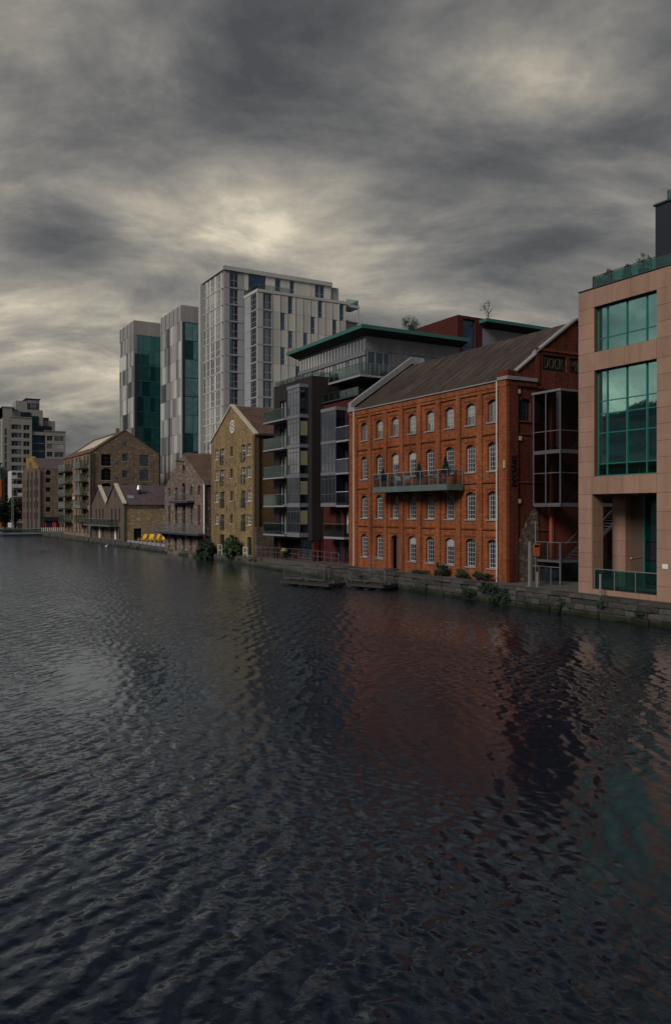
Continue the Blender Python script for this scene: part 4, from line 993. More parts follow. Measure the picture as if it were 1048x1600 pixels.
# ================================================================== SMALL RUBBLE WAREHOUSE STANDING IN THE WATER
sw = thing('rubble_warehouse', 'small speckled rubble-stone gabled warehouse standing in the water', 'building', (44, 107.4, 0))
stp = [(99.3, 9.75), (107.45, 14.0), (115.65, 9.55)]
ops = [(101.05, 101.9, 8.27, 9.5, 'arch'), (104.0, 104.85, 8.27, 9.5, 'arch'), (106.8, 108.15, 7.5, 10.0, 'arch'), (110.1, 111.0, 7.5, 9.5, 'arch'), (113.2, 114.0, 8.27, 9.5, 'arch'),
       (101.0, 101.9, 4.2, 6.9), (103.9, 104.7, 4.2, 6.9), (106.8, 108.1, 3.2, 7.0), (110.1, 111.0, 4.2, 6.9), (113.1, 114.0, 4.2, 6.9), (106.9, 108.0, 11.2, 12.5, 'round'),
       (101.0, 101.9, .4, 2.4), (104.2, 105.0, .4, 2.3), (107.0, 108.2, .3, 2.4), (110.3, 111.1, .4, 2.3), (113.3, 114.1, .4, 2.3)]
wall('front_wall', 'rubble_stone', sw, 'X', 37.5, 99.3, 115.65, -1.2, stp, ops, .3)
for i, q in enumerate(ops): window(sw, 'X', 37.5, q[0], q[1], q[2], q[3], .25, 1 if i > 4 else 2, 2, .08, .05, 'door_brown', 'glass_dark' if i != 10 else 'glass_bright')
wall('side_wall', 'rubble_stone', sw, 'Y', 99.3, 37.5, 52, -1.2, 9.7); shell(sw, 'rubble_stone', 37.5, 52, 99.3, 115.65, -1.2, 9.6, 'B')
gable_roof(sw, 'slate_brown', 'X', 37.55, 52, 99.3, 115.65, 9.75, 14.0, .14, .12, rs=107.45)
bx('gutter', 'zinc', sw, 37.3, 52, 99.0, 99.25, 9.5, 9.8)
mb = MB(); mb.tube((37.35, 99.2, 1.0), (37.35, 99.2, 9.6), .12); mb.obj('downpipe', 'white_paint', sw)
mb = MB(); mb.box(36.3, 37.5, 107.3, 107.5, 12.9, 13.05); mb.obj('hoist_beam', 'steel_dark', sw)
bx('quoin', 'mill_brick_dark', sw, 37.42, 37.498, 99.32, 100.1, -.5, 9.5)
def iron_balcony(parent, x0, x1, y0, y1, z, h, m='steel_dark'):
    b = bx('balcony_deck', m, parent, x0, x1, y0, y1, z-.22, z)
    mb = MB(); P = [(x1, y0), (x0, y0), (x0, y1), (x1, y1)]
    for (a, b_), (c, d) in zip(P, P[1:]):
        for q in (.08, h): mb.tube((a, b_, z+q), (c, d, z+q), .03, n=5)
        L = math.hypot(c-a, d-b_); n = max(2, int(L/.32))
        for i in range(n+1): mb.tube((a+(c-a)*i/n, b_+(d-b_)*i/n, z), (a+(c-a)*i/n, b_+(d-b_)*i/n, z+h), .018 if i % 5 else .035, n=4)
    mb.obj('railing', 'steel_grey', b)
    return b
iron_balcony(sw, 36.2, 37.49, 98.4, 116.4, 3.15, 1.2); iron_balcony(sw, 36.5, 37.49, 103.2, 111.0, 7.45, 1.0)
for y in (100.5, 104, 107.5, 111, 114.5): MB().extr([(37.48, y, 2.9), (37.48, y, 1.9), (36.5, y, 2.9)], (0, .1, 0)).obj('bracket', 'steel_dark', sw)

# ================================================================== LOW HALL WITH TWO GABLES
ha = thing('twin_gabled_hall', 'low stone hall with two brick gables and purple slate roof', 'building', (44, 151, 1))
HX = 38.0
hops = []
for y0 in (139.7, 151.3):
    for k in range(3): hops += [(y0+2.2+k*2.6, y0+3.2+k*2.6, 4.2, 6.6), (y0+2.2+k*2.6, y0+3.2+k*2.6, 1.2, 3.4)]
    hops.append((y0+5.4, y0+6.0, 8.6, 9.8, 'arch'))
wall('front_wall', 'hall_brick', ha, 'X', HX, 139.7, 162.9, -.5, [(139.7, 7.45), (145.5, 10.95), (151.3, 7.5), (157.1, 10.95), (162.9, 7.45)], hops, .25)
for i, q in enumerate(hops): window(ha, 'X', HX, *q[:4], .2, 1, 2 if i % 7 < 6 else 1, .1, .06, 'steel_dark', 'glass_dark')
for y in (144.6, 156.0): bx('white_door', 'white_paint', ha, HX-.05, HX-.01, y, y+1.0, 1.1, 3.5)
wall('side_wall', 'hall_stone', ha, 'Y', 139.7, 38.0, 56, -.5, 6.85, [(39.75, 41.15, .9, 3.15)], .25)
window(ha, 'Y', 139.7, 39.75, 41.15, .9, 3.15, .2, 2, 1, .08, .06, 'steel_dark', 'glass_dark', name='side_door')
shell(ha, 'hall_stone', 38, 56, 139.7, 162.9, -.5, 6.9, 'RB')
for y in (139.7, 151.3):
    gable_roof(ha, 'slate_purple', 'X', 38.1, 56, y, y+11.6, 7.2, 10.75, .14, .05, name='roof')
for s, e in ((139.55, 145.5), (151.35, 157.1)):
    MB().extr([(37.8, s, 7.4), (37.8, e, 10.95), (38.5, e, 10.95), (38.5, s, 7.4)], (0, 0, .2)).obj('coping', 'pale_stone', ha)
for s, e in ((151.25, 145.5), (163.0, 157.1)):
    MB().extr([(37.8, s, 7.45), (37.8, e, 10.95), (38.1, e, 10.95), (38.1, s, 7.45)], (0, 0, .14)).obj('coping', 'slate_purple', ha)
v = MB().tube((41.6, 142.8, 8.9), (41.6, 142.8, 10.6), .3, .3, 10).obj('roof_vent', 'black_paint', ha)
MB().lathe((41.6, 142.8, 9.7), [(.32, 0), (.5, .3), (.32, 1.0), (.28, 1.05)], 12).obj('cowl', 'steel', v)
MB().extr([(39.2, 141.2, 8.32), (40.3, 141.2, 8.32), (40.3, 142.1, 8.86), (39.2, 142.1, 8.86)], (0, -.02, .08)).obj('skylight', 'glass_bright', ha)
mb = MB(); mb.tube((38.15, 139.6, 1), (38.15, 139.6, 7.2), .09); mb.obj('downpipe', 'steel_dark', ha)
bx('gutter', 'steel_dark', ha, 38, 56, 139.45, 139.62, 6.95, 7.1)
b = bx('balcony_deck', 'balcony_steel', ha, 36.4, 37.98, 143, 163, 3.4, 3.65)
balustrade(ha, [(37.9, 143.05), (36.45, 143.05), (36.45, 162.9)], 3.65, 1.1, 'clear_green', 'steel', 2.4, True, .03)

# ================================================================== LONG STONE WAREHOUSE
lw = thing('stone_warehouse', 'long brown stone warehouse with gable end and glass balconies', 'building', (46, 178, 1))
LX, LY = 38.5, 165.6
gops = [(40.5, 42.5, 15.3, 17.7), (48.3, 50.25, 15.4, 17.8), (44.8, 45.9, 16.4, 17.9), (44.75, 45.8, 19.3, 20.4, 'round'),
        (40.5, 42.5, 12.4, 14.9, 'arch'), (48.3, 50.25, 12.4, 14.9, 'arch'), (44.8, 45.9, 13.0, 14.5), (40.5, 42.5, 9.4, 11.9, 'arch'), (48.3, 50.25, 9.4, 11.9, 'arch'), (44.8, 45.9, 10.2, 11.7)]
wall('gable_wall', 'warehouse_stone', lw, 'Y', LY, 38.5, 52.4, -.5, [(38.5, 18.0), (45.3, 22.7), (52.4, 18.2)], gops, .3)
for q in gops: window(lw, 'Y', LY, *q[:4], .22, 2 if q[1]-q[0] > 1.5 else 1, 3 if q[1]-q[0] > 1.5 else 2, .09, .06, 'steel_dark', 'glass_dark', sill=None if len(q) > 4 and q[4] == 'round' else 'pale_stone')
for k, z in enumerate((12.7, 15.6, 9.6)):
    for x in (43.5, 47.0): bx('vent_slot', 'black_paint', lw, x, x+.28, LY-.01, LY+.02, z, z+.35)
fops = []
cols_ = [167.6, 170.6, 175.0, 178.0, 182.5, 186.0, 189.0]
for y in cols_:
    for z in (1.6, 4.5, 7.4, 10.2, 13.0, 15.6): fops.append((y, y+1.3, z, z+1.9))
wall('front_wall', 'warehouse_stone', lw, 'X', LX, LY, 192, -.5, 18.0, fops, .3)
for q in fops: window(lw, 'X', LX, *q, .25, 1, 2, .1, .08, 'steel_dark', 'glass_dark')
wall('far_gable_wall', 'warehouse_stone', lw, 'Y', 192, 38.5, 52.4, -.5, [(38.5, 18.0), (45.3, 22.7), (52.4, 18.2)])
shell(lw, 'warehouse_stone', 38.5, 52.4, LY, 192, -.5, 18.1, 'R')
gable_roof(lw, 'slate_brown', 'Y', LY-.1, 192.1, 38.5, 52.4, 18.05, 22.7, .16, .2, rs=45.3)
MB().extr([(39.8, 168, 19.15), (43.6, 168, 21.75), (43.6, 184, 21.75), (39.8, 184, 19.15)], (-.02, 0, .1)).obj('rooflight', 'pale_stone', lw)
bx('chimney', 'warehouse_stone', lw, 45.0, 45.6, 171, 171.8, 22.4, 23.6)
mb = MB(); mb.tube((38.35, 165.5, 1), (38.35, 165.5, 17.8), .1); mb.tube((38.9, 165.45, 1), (38.9, 165.45, 17.9), .08); mb.obj('downpipe', 'steel_dark', lw)
for y0, y1 in ((168.6, 173.6), (183.4, 190.2)):
    for z in (15.0, 12.3, 9.5, 6.8, 3.9):
        b = bx('balcony_slab', 'steel_dark', lw, 36.9, 38.49, y0, y1, z-.25, z)
        balustrade(lw, [(38.4, y0), (36.95, y0), (36.95, y1)], z, 1.5, 'clear_green', 'balcony_steel', 2.0, False, .03)
bx('banner', 'orange_paint', lw, 38.30, 38.35, 179.4, 181.6, 8.9, 10.2)
bx('banner_field', 'pale_stone', lw, 38.28, 38.299, 179.2, 181.9, 8.7, 9.3)

# ================================================================== FAR WAREHOUSE WITH OCHRE COPINGS
tw = thing('ochre_gabled_warehouse', 'far brown brick warehouse with two ochre-edged gables and red shopfront', 'building', (46, 236, 1))
tops = []
for y in (224.5, 229, 235.5, 241, 246): tops += [(y, y+1.6, z, z+1.9) for z in (4, 7, 10, 13)]
wall('front_wall', 'hall_brick', tw, 'X', 38.5, 222, 250, -.5, [(222, 17.1), (229, 17.3), (235, 20.9), (238.5, 18.0), (242, 20.6), (250, 17.0)], tops, .3)
for i, q in enumerate(tops): window(tw, 'X', 38.5, *q, .2, 1, 1, .12, .06, 'steel_dark', 'glass_dark' if i % 5 else 'glass_bright')
sops = [(40.0+3.2*i, 41.2+3.2*i, z, z+1.3) for i in range(3) for z in (6.0, 8.6, 11.2, 13.6, 15.6)]
wall('side_wall', 'warehouse_stone', tw, 'Y', 222, 38.5, 52, -.5, 17.15, sops + [(39.6, 43.5, 1.0, 4.6)], .3)
for q in sops: window(tw, 'Y', 222, *q, .2, 1, 1, .1, .06, 'steel_dark', 'glass_dark', sill='pale_stone')
sf = bx('shopfront', 'navy_paint', tw, 39.6, 43.5, 222.2, 222.3, 1.0, 4.6)
bx('shop_door', 'red_paint', sf, 41.7, 42.6, 222.1, 222.19, 1.0, 3.5); bx('shop_door', 'red_paint', sf, 39.8, 40.1, 222.1, 222.19, 1.2, 3.2)
bx('sign_board', 'navy_paint', tw, 39.5, 43.6, 221.8, 221.98, 3.7, 4.7)
shell(tw, 'warehouse_stone', 38.5, 52, 222, 250, -.5, 17, 'RB')
for a, b in ((229.5, 235.2), (238.5, 242.0)):
    MB().extr([(38.2, a, 17.4), (38.2, b, 20.95), (39.6, b, 20.95), (39.6, a, 17.4)], (0, 0, .3)).obj('coping', 'ochre_coping', tw)
MB().extr([(38.7, 222, 17.15), (38.7, 234, 20.6), (52, 234, 20.6), (52, 222, 17.15)], (0, 0, .2)).obj('roof', 'slate_purple', tw)
MB().extr([(38.7, 250, 17.0), (38.7, 234, 20.6), (52, 234, 20.6), (52, 250, 17.0)], (0, 0, .2)).obj('roof', 'slate_purple', tw)
for y in (221.8, ): MB().tube((38.6, y, 1), (38.6, y, 17), .14).obj('downpipe', 'steel_dark', tw)
for y in (226.8, 233.2, 239.2): MB().tube((38.35, y, 1), (38.35, y, 17), .14).obj('downpipe', 'steel_dark', tw)
t = thing('shop_banners', 'red and blue upright banners outside the red shopfront', 'banner', (43.9, 220.5, 1.0))
bx('red_banner', 'red_paint', t, 43.45, 43.85, 220.5, 220.55, 1.1, 4.0); bx('blue_banner', 'navy_paint', t, 43.95, 44.45, 220.5, 220.55, 1.1, 4.0); MB().box(43.4, 44.5, 220.45, 220.6, 1.0, 1.1).obj('foot', 'steel_dark', t)

# ================================================================== TALL GREY TOWER
tt = thing('grey_tower', 'tall pale grey panelled tower with stepped corner and flat roof', 'building', (72, 148, 1))
TX, TY = 58.6, 145.05
FH = 3.22; ZT = 52.1
MB().box(TX+.4, 84, TY+.35, 158.5, 1, 52.2).obj('core', 'tower_grey', tt)
MB().box(TX-.25, 82.2, TY-.3, 157.2, 52.2, 53.0).obj('roof_slab', 'tower_edge', tt)
bx('edge_frame', 'tower_edge', tt, TX-.6, TX+.5, 156.2, 157.2, 8, 52.2)
for k in range(13):
    z1 = ZT - k*FH; z0 = z1 - FH
    bx('floor_band', 'tower_grey', tt, TX-.02, TX+.4, TY+.36, 156.2, z0, z0+.22)
    # dock face: groups of windows between pale panels
    y = 155.9
    for wdt, kind in ((1.2, 'w'), (.35, 'p'), (.9, 'w'), (.9, 'w'), (.5, 'p'), (1.2, 'w'), (.9, 'w'), (.6, 'p'), (1.0, 'w'), (.9, 'w'), (.8, 'w'), (.4, 'p')):
        y0 = y - wdt
        if kind == 'w':
            window(tt, 'X', TX, y0+.02, y-.02, z0+.24, z1-.02, .05, 1, 2, .07, .07, 'tower_panel', 'glass_tower' if random.random() < .5 else 'glass_bright', rows=[1.25])
        else: bx('panel', 'tower_panel', tt, TX+.03, TX+.3, y0+.02, y-.02, z0+.24, z1-.02)
        y = y0
    # narrow return with one window column
    bx('floor_band', 'tower_grey', tt, TX, 62.8, TY-.04, TY+.34, z0, z0+.22)
    bx('panel', 'tower_grey', tt, TX, 59.75, TY, TY+.34, z0+.23, z1-.01); bx('panel', 'tower_grey', tt, 61.55, 62.78, TY+.02, TY+.34, z0+.23, z1-.01)
    window(tt, 'Y', TY, 59.77, 61.53, z0+.24, z1-.02, .12, 2, 2, .07, .06, 'tower_grey', 'glass_dark', rows=[1.3])
for i, (x0, x1) in enumerate(((62.8, 63.7), (67.3, 68.3), (68.3, 69.35), (70.6, 72.6), (73.6, 74.9), (74.9, 76.2), (76.2, 77.3), (77.3, 78.3), (80.45, 82.0))):
    bx('panel', 'tower_panel_tan', tt, x0+.015, x1-.015, TY, TY+.34, 48.9, 52.15)
window(tt, 'Y', TY, 63.75, 67.25, 48.9, 52.1, .06, 3, 1, .07, .08, 'steel_dark', 'glass_blue')
for a, b in ((69.4, 70.55), (72.65, 73.55), (78.35, 79.25), (79.4, 80.4)): window(tt, 'Y', TY, a, b, 49.2, 52.1, .1, 1, 2, .08, .08, 'tower_grey', 'glass_blue', rows=[1.1])
# lower wing standing forward
wing = tt
WY = 139.0
MB().box(63.15, 82.0, WY+.35, TY+.2, 1, 47.2).obj('wing_core', 'tower_grey', wing)
MB().box(62.75, 82.2, WY-.1, TY+.1, 47.2, 47.75).obj('wing_parapet', 'tower_panel_tan', wing)
balustrade(wing, [(62.9, 144), (62.9, WY+.1), (70, WY+.1)], 47.75, .9, 'clear_green', 'steel', 1.5, False, .02)
F2 = 3.29
WINS = {(2, 0), (6, 0), (9, 0), (1, 1), (5, 1), (8, 1), (2, 2), (4, 2), (1, 3), (6, 3), (3, 4), (1, 5), (5, 5), (2, 6), (7, 6)}
for k in range(12):
    z1 = 47.15 - k*F2; z0 = z1 - F2
    bx('floor_band', 'tower_grey', wing, 62.76, 66.0, WY-.03, WY+.34, z0, z0+.22); bx('floor_band', 'tower_grey', wing, 62.76, 63.14, WY+.36, TY-.05, z0, z0+.22)
    bx('panel', 'tower_edge', wing, 62.8, 63.95, WY, WY+.34, z0+.23, z1-.01)
    window(wing, 'Y', WY, 64.0, 65.8, z0+.24, z1-.05, .12, 3, 2, .07, .06, 'tower_edge', 'glass_dark', rows=[1.35], cols=[.62, 1.0])
    window(wing, 'X', 62.8, WY+.6, WY+3.0, z0+.24, z1-.05, .1, 3, 3, .07, .06, 'tower_grey', 'glass_dark'); bx('panel', 'tower_grey', wing, 62.8, 63.1, WY+3.1, TY-.1, z0+.24, z1-.02)
    x = 65.85; i = 0
    while x < 81.9:
        x1 = min(x+1.62, 82.0)
        if (i, k) in WINS:
            window(wing, 'Y', WY, x+.05, x+1.05, z0+.1, z1-.05, .1, 1, 2, .07, .07, 'tower_grey', 'glass_blue', rows=[.95]); bx('panel', 'tower_panel_tan', wing, x+1.1, x1-.02, WY, WY+.34, z0+.02, z1-.02)
        else: bx('panel', 'tower_panel_tan', wing, x+.02, x1-.02, WY, WY+.34, z0+.02, z1-.02)
        bx('fin', 'tower_edge', wing, x-.05, x+.03, WY-.09, WY-.005, z0+.02, z1-.02)
        x = x1; i += 1
MB().box(82.2, 85.2, WY+1, TY+3, 1, 44.0).obj('balcony_stack', 'tower_grey', tt); bx('balcony_slab', 'tower_edge', tt, 82.2, 85.4, WY+.4, WY+4, 46.9, 47.4); bx('balcony_slab', 'tower_edge', tt, 82.2, 85.4, WY+.4, WY+4, 44.0, 44.3)
balustrade(tt, [(82.3, WY+.5), (85.2, WY+.5), (85.2, WY+3.8)], 47.4, 1.1, 'clear_green', 'steel', 1.4, False, .02); bx('post', 'tower_edge', tt, 85.0, 85.3, WY+.45, WY+.7, 44.3, 46.9)

# ================================================================== TWO GLASS OFFICE TOWERS
def office(label, x, y0, y1, zt, band, x1, fh, ncol, teal, seed):
    rr_ = random.Random(seed)
    t = thing('office_tower', label, 'building', ((x+x1)/2, (y0+y1)/2, 1), 'finned office towers')
    MB().box(x+.35, x1+6, y0+.4, y1, 1, zt-.1).obj('core', 'tower_grey', t)
    bx('roof_slab', 'tower_edge', t, x+.1, x1+6, y0+.1, y1, zt-.1, zt+.05)
    w = (y1-y0-.2)/ncol
    # dock face: storeys of folded metal fins, staggered from floor to floor
    z1 = zt-.15; k = 0
    while z1 > 8:
        z0 = z1-(band if k == 0 else fh)
        off = 0 if k % 2 == 0 else w*.5
        for i in range(ncol):
            y = y0+.1+i*w
            nm = 'fin_top' if k == 0 else ('fin_panel' if rr_.random() > .18 else 'glass_tower')
            key = ('fin', nm, round(w, 3), round(z1-z0, 2), i % 2)
            if key not in CACHE:
                dpt = (.28 if i % 2 else .12)
                CACHE[key] = MB().hexa([(-dpt,.03,.03),(.34,.03,.03),(.34,w-.03,.03),(-.02,w-.03,.03),(-dpt,.03,z1-z0-.03),(.34,.03,z1-z0-.03),(.34,w-.03,z1-z0-.03),(-.02,w-.03,z1-z0-.03)]).mesh('fin_panel', nm)
            put('fin_panel', CACHE[key], t, (x, y, z0))
        z1 = z0; k += 1
    # glazed face towards the camera under a plain band
    n = max(4, int((x1+6-x)/.9))
    for i in range(n):
        a = x+(x1+6-x)*i/n; bx('band_panel', 'fin_top', t, a+.01, a+(x1+6-x)/n-.01, y0, y0+.39, zt-band, zt-.12)
    bx('corner_fin', 'fin_panel', t, x, x+.28, y0-.12, y0+.39, 5, zt-band)
    z1 = zt-band
    while z1 > 6:
        z0 = z1-fh
        cuts = [x+.3, x+.95, x+2.6+rr_.uniform(-.3,.3), x+4.3+rr_.uniform(-.4,.4), x+5.6, x+7.0, x+9.2, x1+6]
        for a, b in zip(cuts, cuts[1:]):
            g = teal if rr_.random() > .3 else ('glass_teal_dark' if teal.endswith('dark') else 'glass_office_dark')
            if a < x+.5: g = 'glass_tower'
            p = bx('pane', g, t, a+.03, b-.03, y0+.12, y0+.16, z0+.12, z1-.02)
        bx('floor_edge', 'mullion_green' if rr_.random() > .4 else 'steel_dark', t, x+.3, x1+6, y0+.08, y0+.2, z0, z0+.11)
        z1 = z0
    return t
office('office tower with teal glass, middle of the three towers', 58.6, 169.7, 184.0, 51.0, 3.6, 63.3, 4.05, 10, 'glass_office_light', 3)
office('office tower with dark green glass, leftmost of the three towers', 58.6, 206.1, 219.7, 55.1, 3.6, 65.6, 3.95, 8, 'glass_office_dark', 5)

# ================================================================== FAR STEPPED APARTMENTS, LOW WHITE FLATS, ORANGE BLOCK
fb = thing('stepped_apartments', 'far beige stepped apartment tower with wide dark windows', 'building', (50, 310, 1))
FY = 300.0
fo_ = []
for k in range(11):
    z = 36.4 - 2.85*k; fo_ += [(42.65, 46.1, z-1.75, z), (46.55, 48.7, z-1.75, z)]
wall('front_wall', 'far_concrete', fb, 'Y', FY, 42.3, 49.4, 1, 38.9, fo_, .4)
for q in fo_: window(fb, 'Y', FY, *q, .3, 3 if q[1]-q[0] > 3 else 2, 1, .1, .1, 'far_concrete', 'glass_dark')
wall('side_wall', 'far_concrete', fb, 'X', 39.8, FY+.5, FY+16, 1, 42.3, [(FY+4, FY+6, 4+2.85*k, 6.4+2.85*k) for k in range(12)], .3)
wall('front_wall', 'far_concrete', fb, 'Y', FY+.5, 39.8, 42.3, 1, 38.5, [(40.5, 41.3, 4+2.85*k, 6.4+2.85*k) for k in range(11)], .4)
for k in range(11): window(fb, 'Y', FY+.5, 40.5, 41.3, 4+2.85*k, 6.4+2.85*k, .3, 1, 1, .1, .1, 'steel_dark', 'glass_dark')
for k in range(12): window(fb, 'X', 39.8, FY+4, FY+6, 4+2.85*k, 6.4+2.85*k, .2, 1, 1, .1, .1, 'steel_dark', 'glass_dark')
bx('recess', 'far_concrete', fb, 49.4, 53.8, FY+1.2, FY+2, 1, 33)
for k in range(10):
    bx('glazing', 'glass_blue', fb, 49.5, 53.7, FY+1.0, FY+1.19, 32.9-2.75*(k+1)+.2, 32.9-2.75*k); bx('slab', 'far_concrete', fb, 49.4, 53.8, FY+.9, FY+1.2, 32.9-2.75*(k+1), 32.9-2.75*(k+1)+.18)
ro_ = []
for k in range(9):
    z = 33.0-2.85*k; ro_ += [(54.4, 56.4, z-1.75, z), (57.0, 60.2, z-1.75, z)]
wall('front_wall', 'far_concrete', fb, 'Y', FY, 53.8, 60.8, 1, 34.6, ro_, .4)
for i, q in enumerate(ro_): window(fb, 'Y', FY, *q, .3, 2, 1, .1, .1, 'far_concrete', 'glass_dark' if i not in (2, 3) else 'glass_bright')
bx('balcony_terrace', 'far_concrete', fb, 49.4, 53.8, FY+.4, FY+4, 33.1, 34.2)
MB().box(40, 60.8, FY+2.1, FY+18, 1, 34.5).obj('core', 'far_concrete', fb)
MB().box(42, 53.6, FY+3, FY+16, 34.5, 42.2).obj('upper_storey', 'far_concrete', fb)
bx('window_band', 'glass_dark', fb, 43.2, 49.4, FY+2.8, FY+2.99, 39.2, 41.2); bx('window_band', 'glass_teal_dark', fb, 49.5, 52.0, FY+2.8, FY+2.99, 34.6, 40.0)
bx('window_band', 'glass_dark', fb, 49.6, 56.6, FY+2.2, FY+2.4, 34.6, 36.6)
MB().box(53.6, 58.0, FY+4, FY+15, 34.5, 38.7).obj('upper_storey', 'far_concrete', fb); MB().box(54, 56, FY+5, FY+8, 38.7, 39.9).obj('plant_room', 'zinc_dark', fb)
MB().box(44.6, 48.4, FY+3.5, FY+12, 42.2, 45.2).obj('upper_storey', 'far_concrete', fb)
MB().box(48.4, 52.6, FY+4, FY+12, 42.2, 46.0).obj('glass_storey', 'zinc_dark', fb); bx('glazing', 'glass_bright', fb, 49.4, 51.6, FY+3.85, FY+3.99, 42.8, 44.2); bx('glazing', 'glass_tower', fb, 48.6, 52.4, FY+3.86, FY+3.99, 44.5, 45.7)
bx('roof_edge', 'steel_dark', fb, 47.8, 52.9, FY+3.4, FY+12.2, 46.0, 46.25); bx('roof_edge', 'far_white', fb, 39.5, 44.0, FY+.3, FY+8, 42.3, 42.6); bx('roof_edge', 'far_concrete', fb, 42.2, 49.5, FY-.2, FY+3, 38.9, 39.15); bx('roof_edge', 'far_concrete', fb, 53.7, 61, FY-.2, FY+3, 34.6, 34.85)
MB().box(39.8, 43, FY+.55, FY+10, 38.5, 42.3).obj('upper_storey', 'far_concrete', fb)

wf = thing('white_flats', 'low white flats with stacked balconies beside the ochre-gabled warehouse', 'building', (41, 280, 1))
MB().box(39.3, 47, 276.5, 284, 1, 19.2).obj('core', 'far_white', wf)
for k in range(6):
    z = 2.5+2.8*k; bx('balcony_slab', 'far_white', wf, 39.2, 46, 274.8, 276.5, z, z+.25)
    for i in range(4): bx('window', 'glass_dark', wf, 39.5+1.6*i, 40.6+1.6*i, 276.3, 276.49, z+.4, z+2.2); bx('balcony_front', 'far_white' if (i+k) % 3 else 'glass_tower', wf, 39.3+1.6*i, 40.75+1.6*i, 274.75, 274.85, z+.25, z+1.2)
ob = thing('orange_block', 'orange-walled block with teal top at the left edge', 'building', (33, 295, 1))
MB().box(20, 38.4, 292, 305, 1, 17.0).obj('wall', 'orange_paint', ob); MB().box(20, 38.2, 292.5, 304, 17.0, 22.0).obj('glass_storey', 'glass_teal_dark', ob); MB().box(20, 38.6, 291.8, 305, 22.0, 22.5).obj('roof', 'zinc_dark', ob)
for k in range(3):
    for i in range(5): bx('window', 'glass_dark', ob, 22+3.2*i, 23.6+3.2*i, 291.9, 292.0, 10.5-4*k, 12.2-4*k)
#==SPLIT==
# ================================================================== THINGS ALONG AND ON THE WATER
def tree(label, x, y, z, h, w, n, m, size=.28):
    t = thing('waterside_tree', label, 'tree', (x, y, z), 'dark trees at the end of the dock')
    mb = MB(); mb.tube((x, y, z), (x+.2, y, z+h*.5), .28, .16, 8)
    for k in range(7):
        a = k*2.4; b0 = Vector((x+.1, y, z+h*(.22+.05*k))); mb.tube(b0, b0+Vector((math.cos(a)*w*.7, math.sin(a)*w*.7, h*.3)), .12, .04, 6)
    mb.obj('trunk', 'bark', t); leaves((x, y, z+h*.56), (w, w, h*.46), n, size, m, 'crown', t)
tree('dark tree farthest left at the end of the dock', 31.5, 262, 1, 9.5, 4.2, 1500, 'foliage_dark')
tree('dark rounded tree left of the lamp post', 35.6, 263, 1, 9.0, 3.6, 1500, 'foliage_dark')
tree('dark tree touching the ochre-gabled warehouse', 38.6, 264, 1, 9.8, 3.4, 1500, 'foliage_dark')
tree('dark tree behind the others at the frame edge', 27.5, 268, 1, 10.0, 4.6, 1500, 'foliage_dark')
t = thing('lamp_post', 'slender twin-poled lamp post in front of the dark trees', 'lamp post', (36.7, 256, 1))
for dx_ in (-.18, .18): MB().tube((36.7+dx_, 256, 1), (36.7+dx_, 256, 15.5), .09, .06).obj('pole', 'steel', t)
MB().box(36.3, 37.1, 255.8, 256.2, 15.5, 15.8).obj('lamp_head', 'steel_grey', t)

# glass-sided floating platform at the far left
gp = thing('floating_platform', 'pale-edged floating platform with glass sides at the far left', 'pontoon', (33, 214, 0))
MB().box(28.2, 37.2, 212, 221, -.3, .55).obj('hull', 'float_blue', gp)
bx('deck_edge', 'slab_pale', gp, 28.1, 37.3, 211.9, 221.1, .55, .72)
balustrade(gp, [(37.2, 212), (28.4, 212), (28.4, 221)], .72, 1.15, 'clear_green', 'slab_pale', 2.2, True, .06)
MB().extr([(20, 214.5, .9), (20, 216.5, .9), (28.3, 215.2, .9), (28.3, 213.2, .9)], (0, 0, .15)).obj('gangway', 'slab_pale', gp)
MB().extr([(20, 214.4, 1.9), (20, 214.6, 1.9), (28.3, 213.3, 1.9), (28.3, 213.1, 1.9)], (0, 0, .15)).obj('gangway_rail', 'slab_pale', gp)
t = thing('jetty_fence', 'low white picket fence on the quay by the red shopfront', 'fence', (40, 219, 1))
for i in range(12): bx('picket', 'white_paint', t, 38.3+i*.5, 38.55+i*.5, 219, 219.06, 1.0, 2.0)
bx('rail', 'steel_grey', t, 38.2, 44.2, 219.061, 219.1, 1.7, 1.8)

# yellow lounge chairs in the yard by the hall
def lounge(label, x, y, rz):
    t = thing('lounge_chair', label, 'chair', (x, y, .92), 'yellow lounge chairs in the yard')
    def pc(mb, nm): o = mb.obj(nm, 'yellow_plastic', t, (0, 0, 0)); o.location = (0, 0, 0)
    for k in range(5):
        y0 = -.36+k*.15
        pc(MB().hexa([(.32,y0,.42),(.86,y0,.42),(.86,y0+.13,.42),(.32,y0+.13,.42),(.32,y0,.45),(.86,y0,.45),(.86,y0+.13,.45),(.32,y0+.13,.45)]), 'seat_slat')
        pc(MB().hexa([(.3,y0,.4),(.34,y0,.4),(.34,y0+.13,.4),(.3,y0+.13,.4),(-.06,y0,1.15),(-.02,y0,1.15),(-.02,y0+.13,1.15),(-.06,y0+.13,1.15)]), 'back_slat')
    for s in (-.45, .40):
        pc(MB().box(.0, .9, s, s+.12, .60, .64), 'arm'); pc(MB().box(.82, .9, s+.02, s+.08, 0, .6), 'leg'); pc(MB().box(.05, .13, s+.02, s+.08, 0, .6), 'leg')
    t.rotation_euler.z = rz; t.scale = (1.25,)*3
lounge('yellow slatted lounge chair nearest the hall side door', 39.6, 132.2, R(200))
lounge('second yellow slatted lounge chair from the hall side door', 40.5, 131.7, R(215))
lounge('third yellow slatted lounge chair from the hall side door', 41.5, 131.0, R(190))
lounge('yellow slatted lounge chair nearest the rubble warehouse', 42.3, 130.6, R(220))
t = thing('yard_kerb', 'pale concrete kerb blocks along the yard edge below the chairs', 'kerb', (38.2, 128, .9))
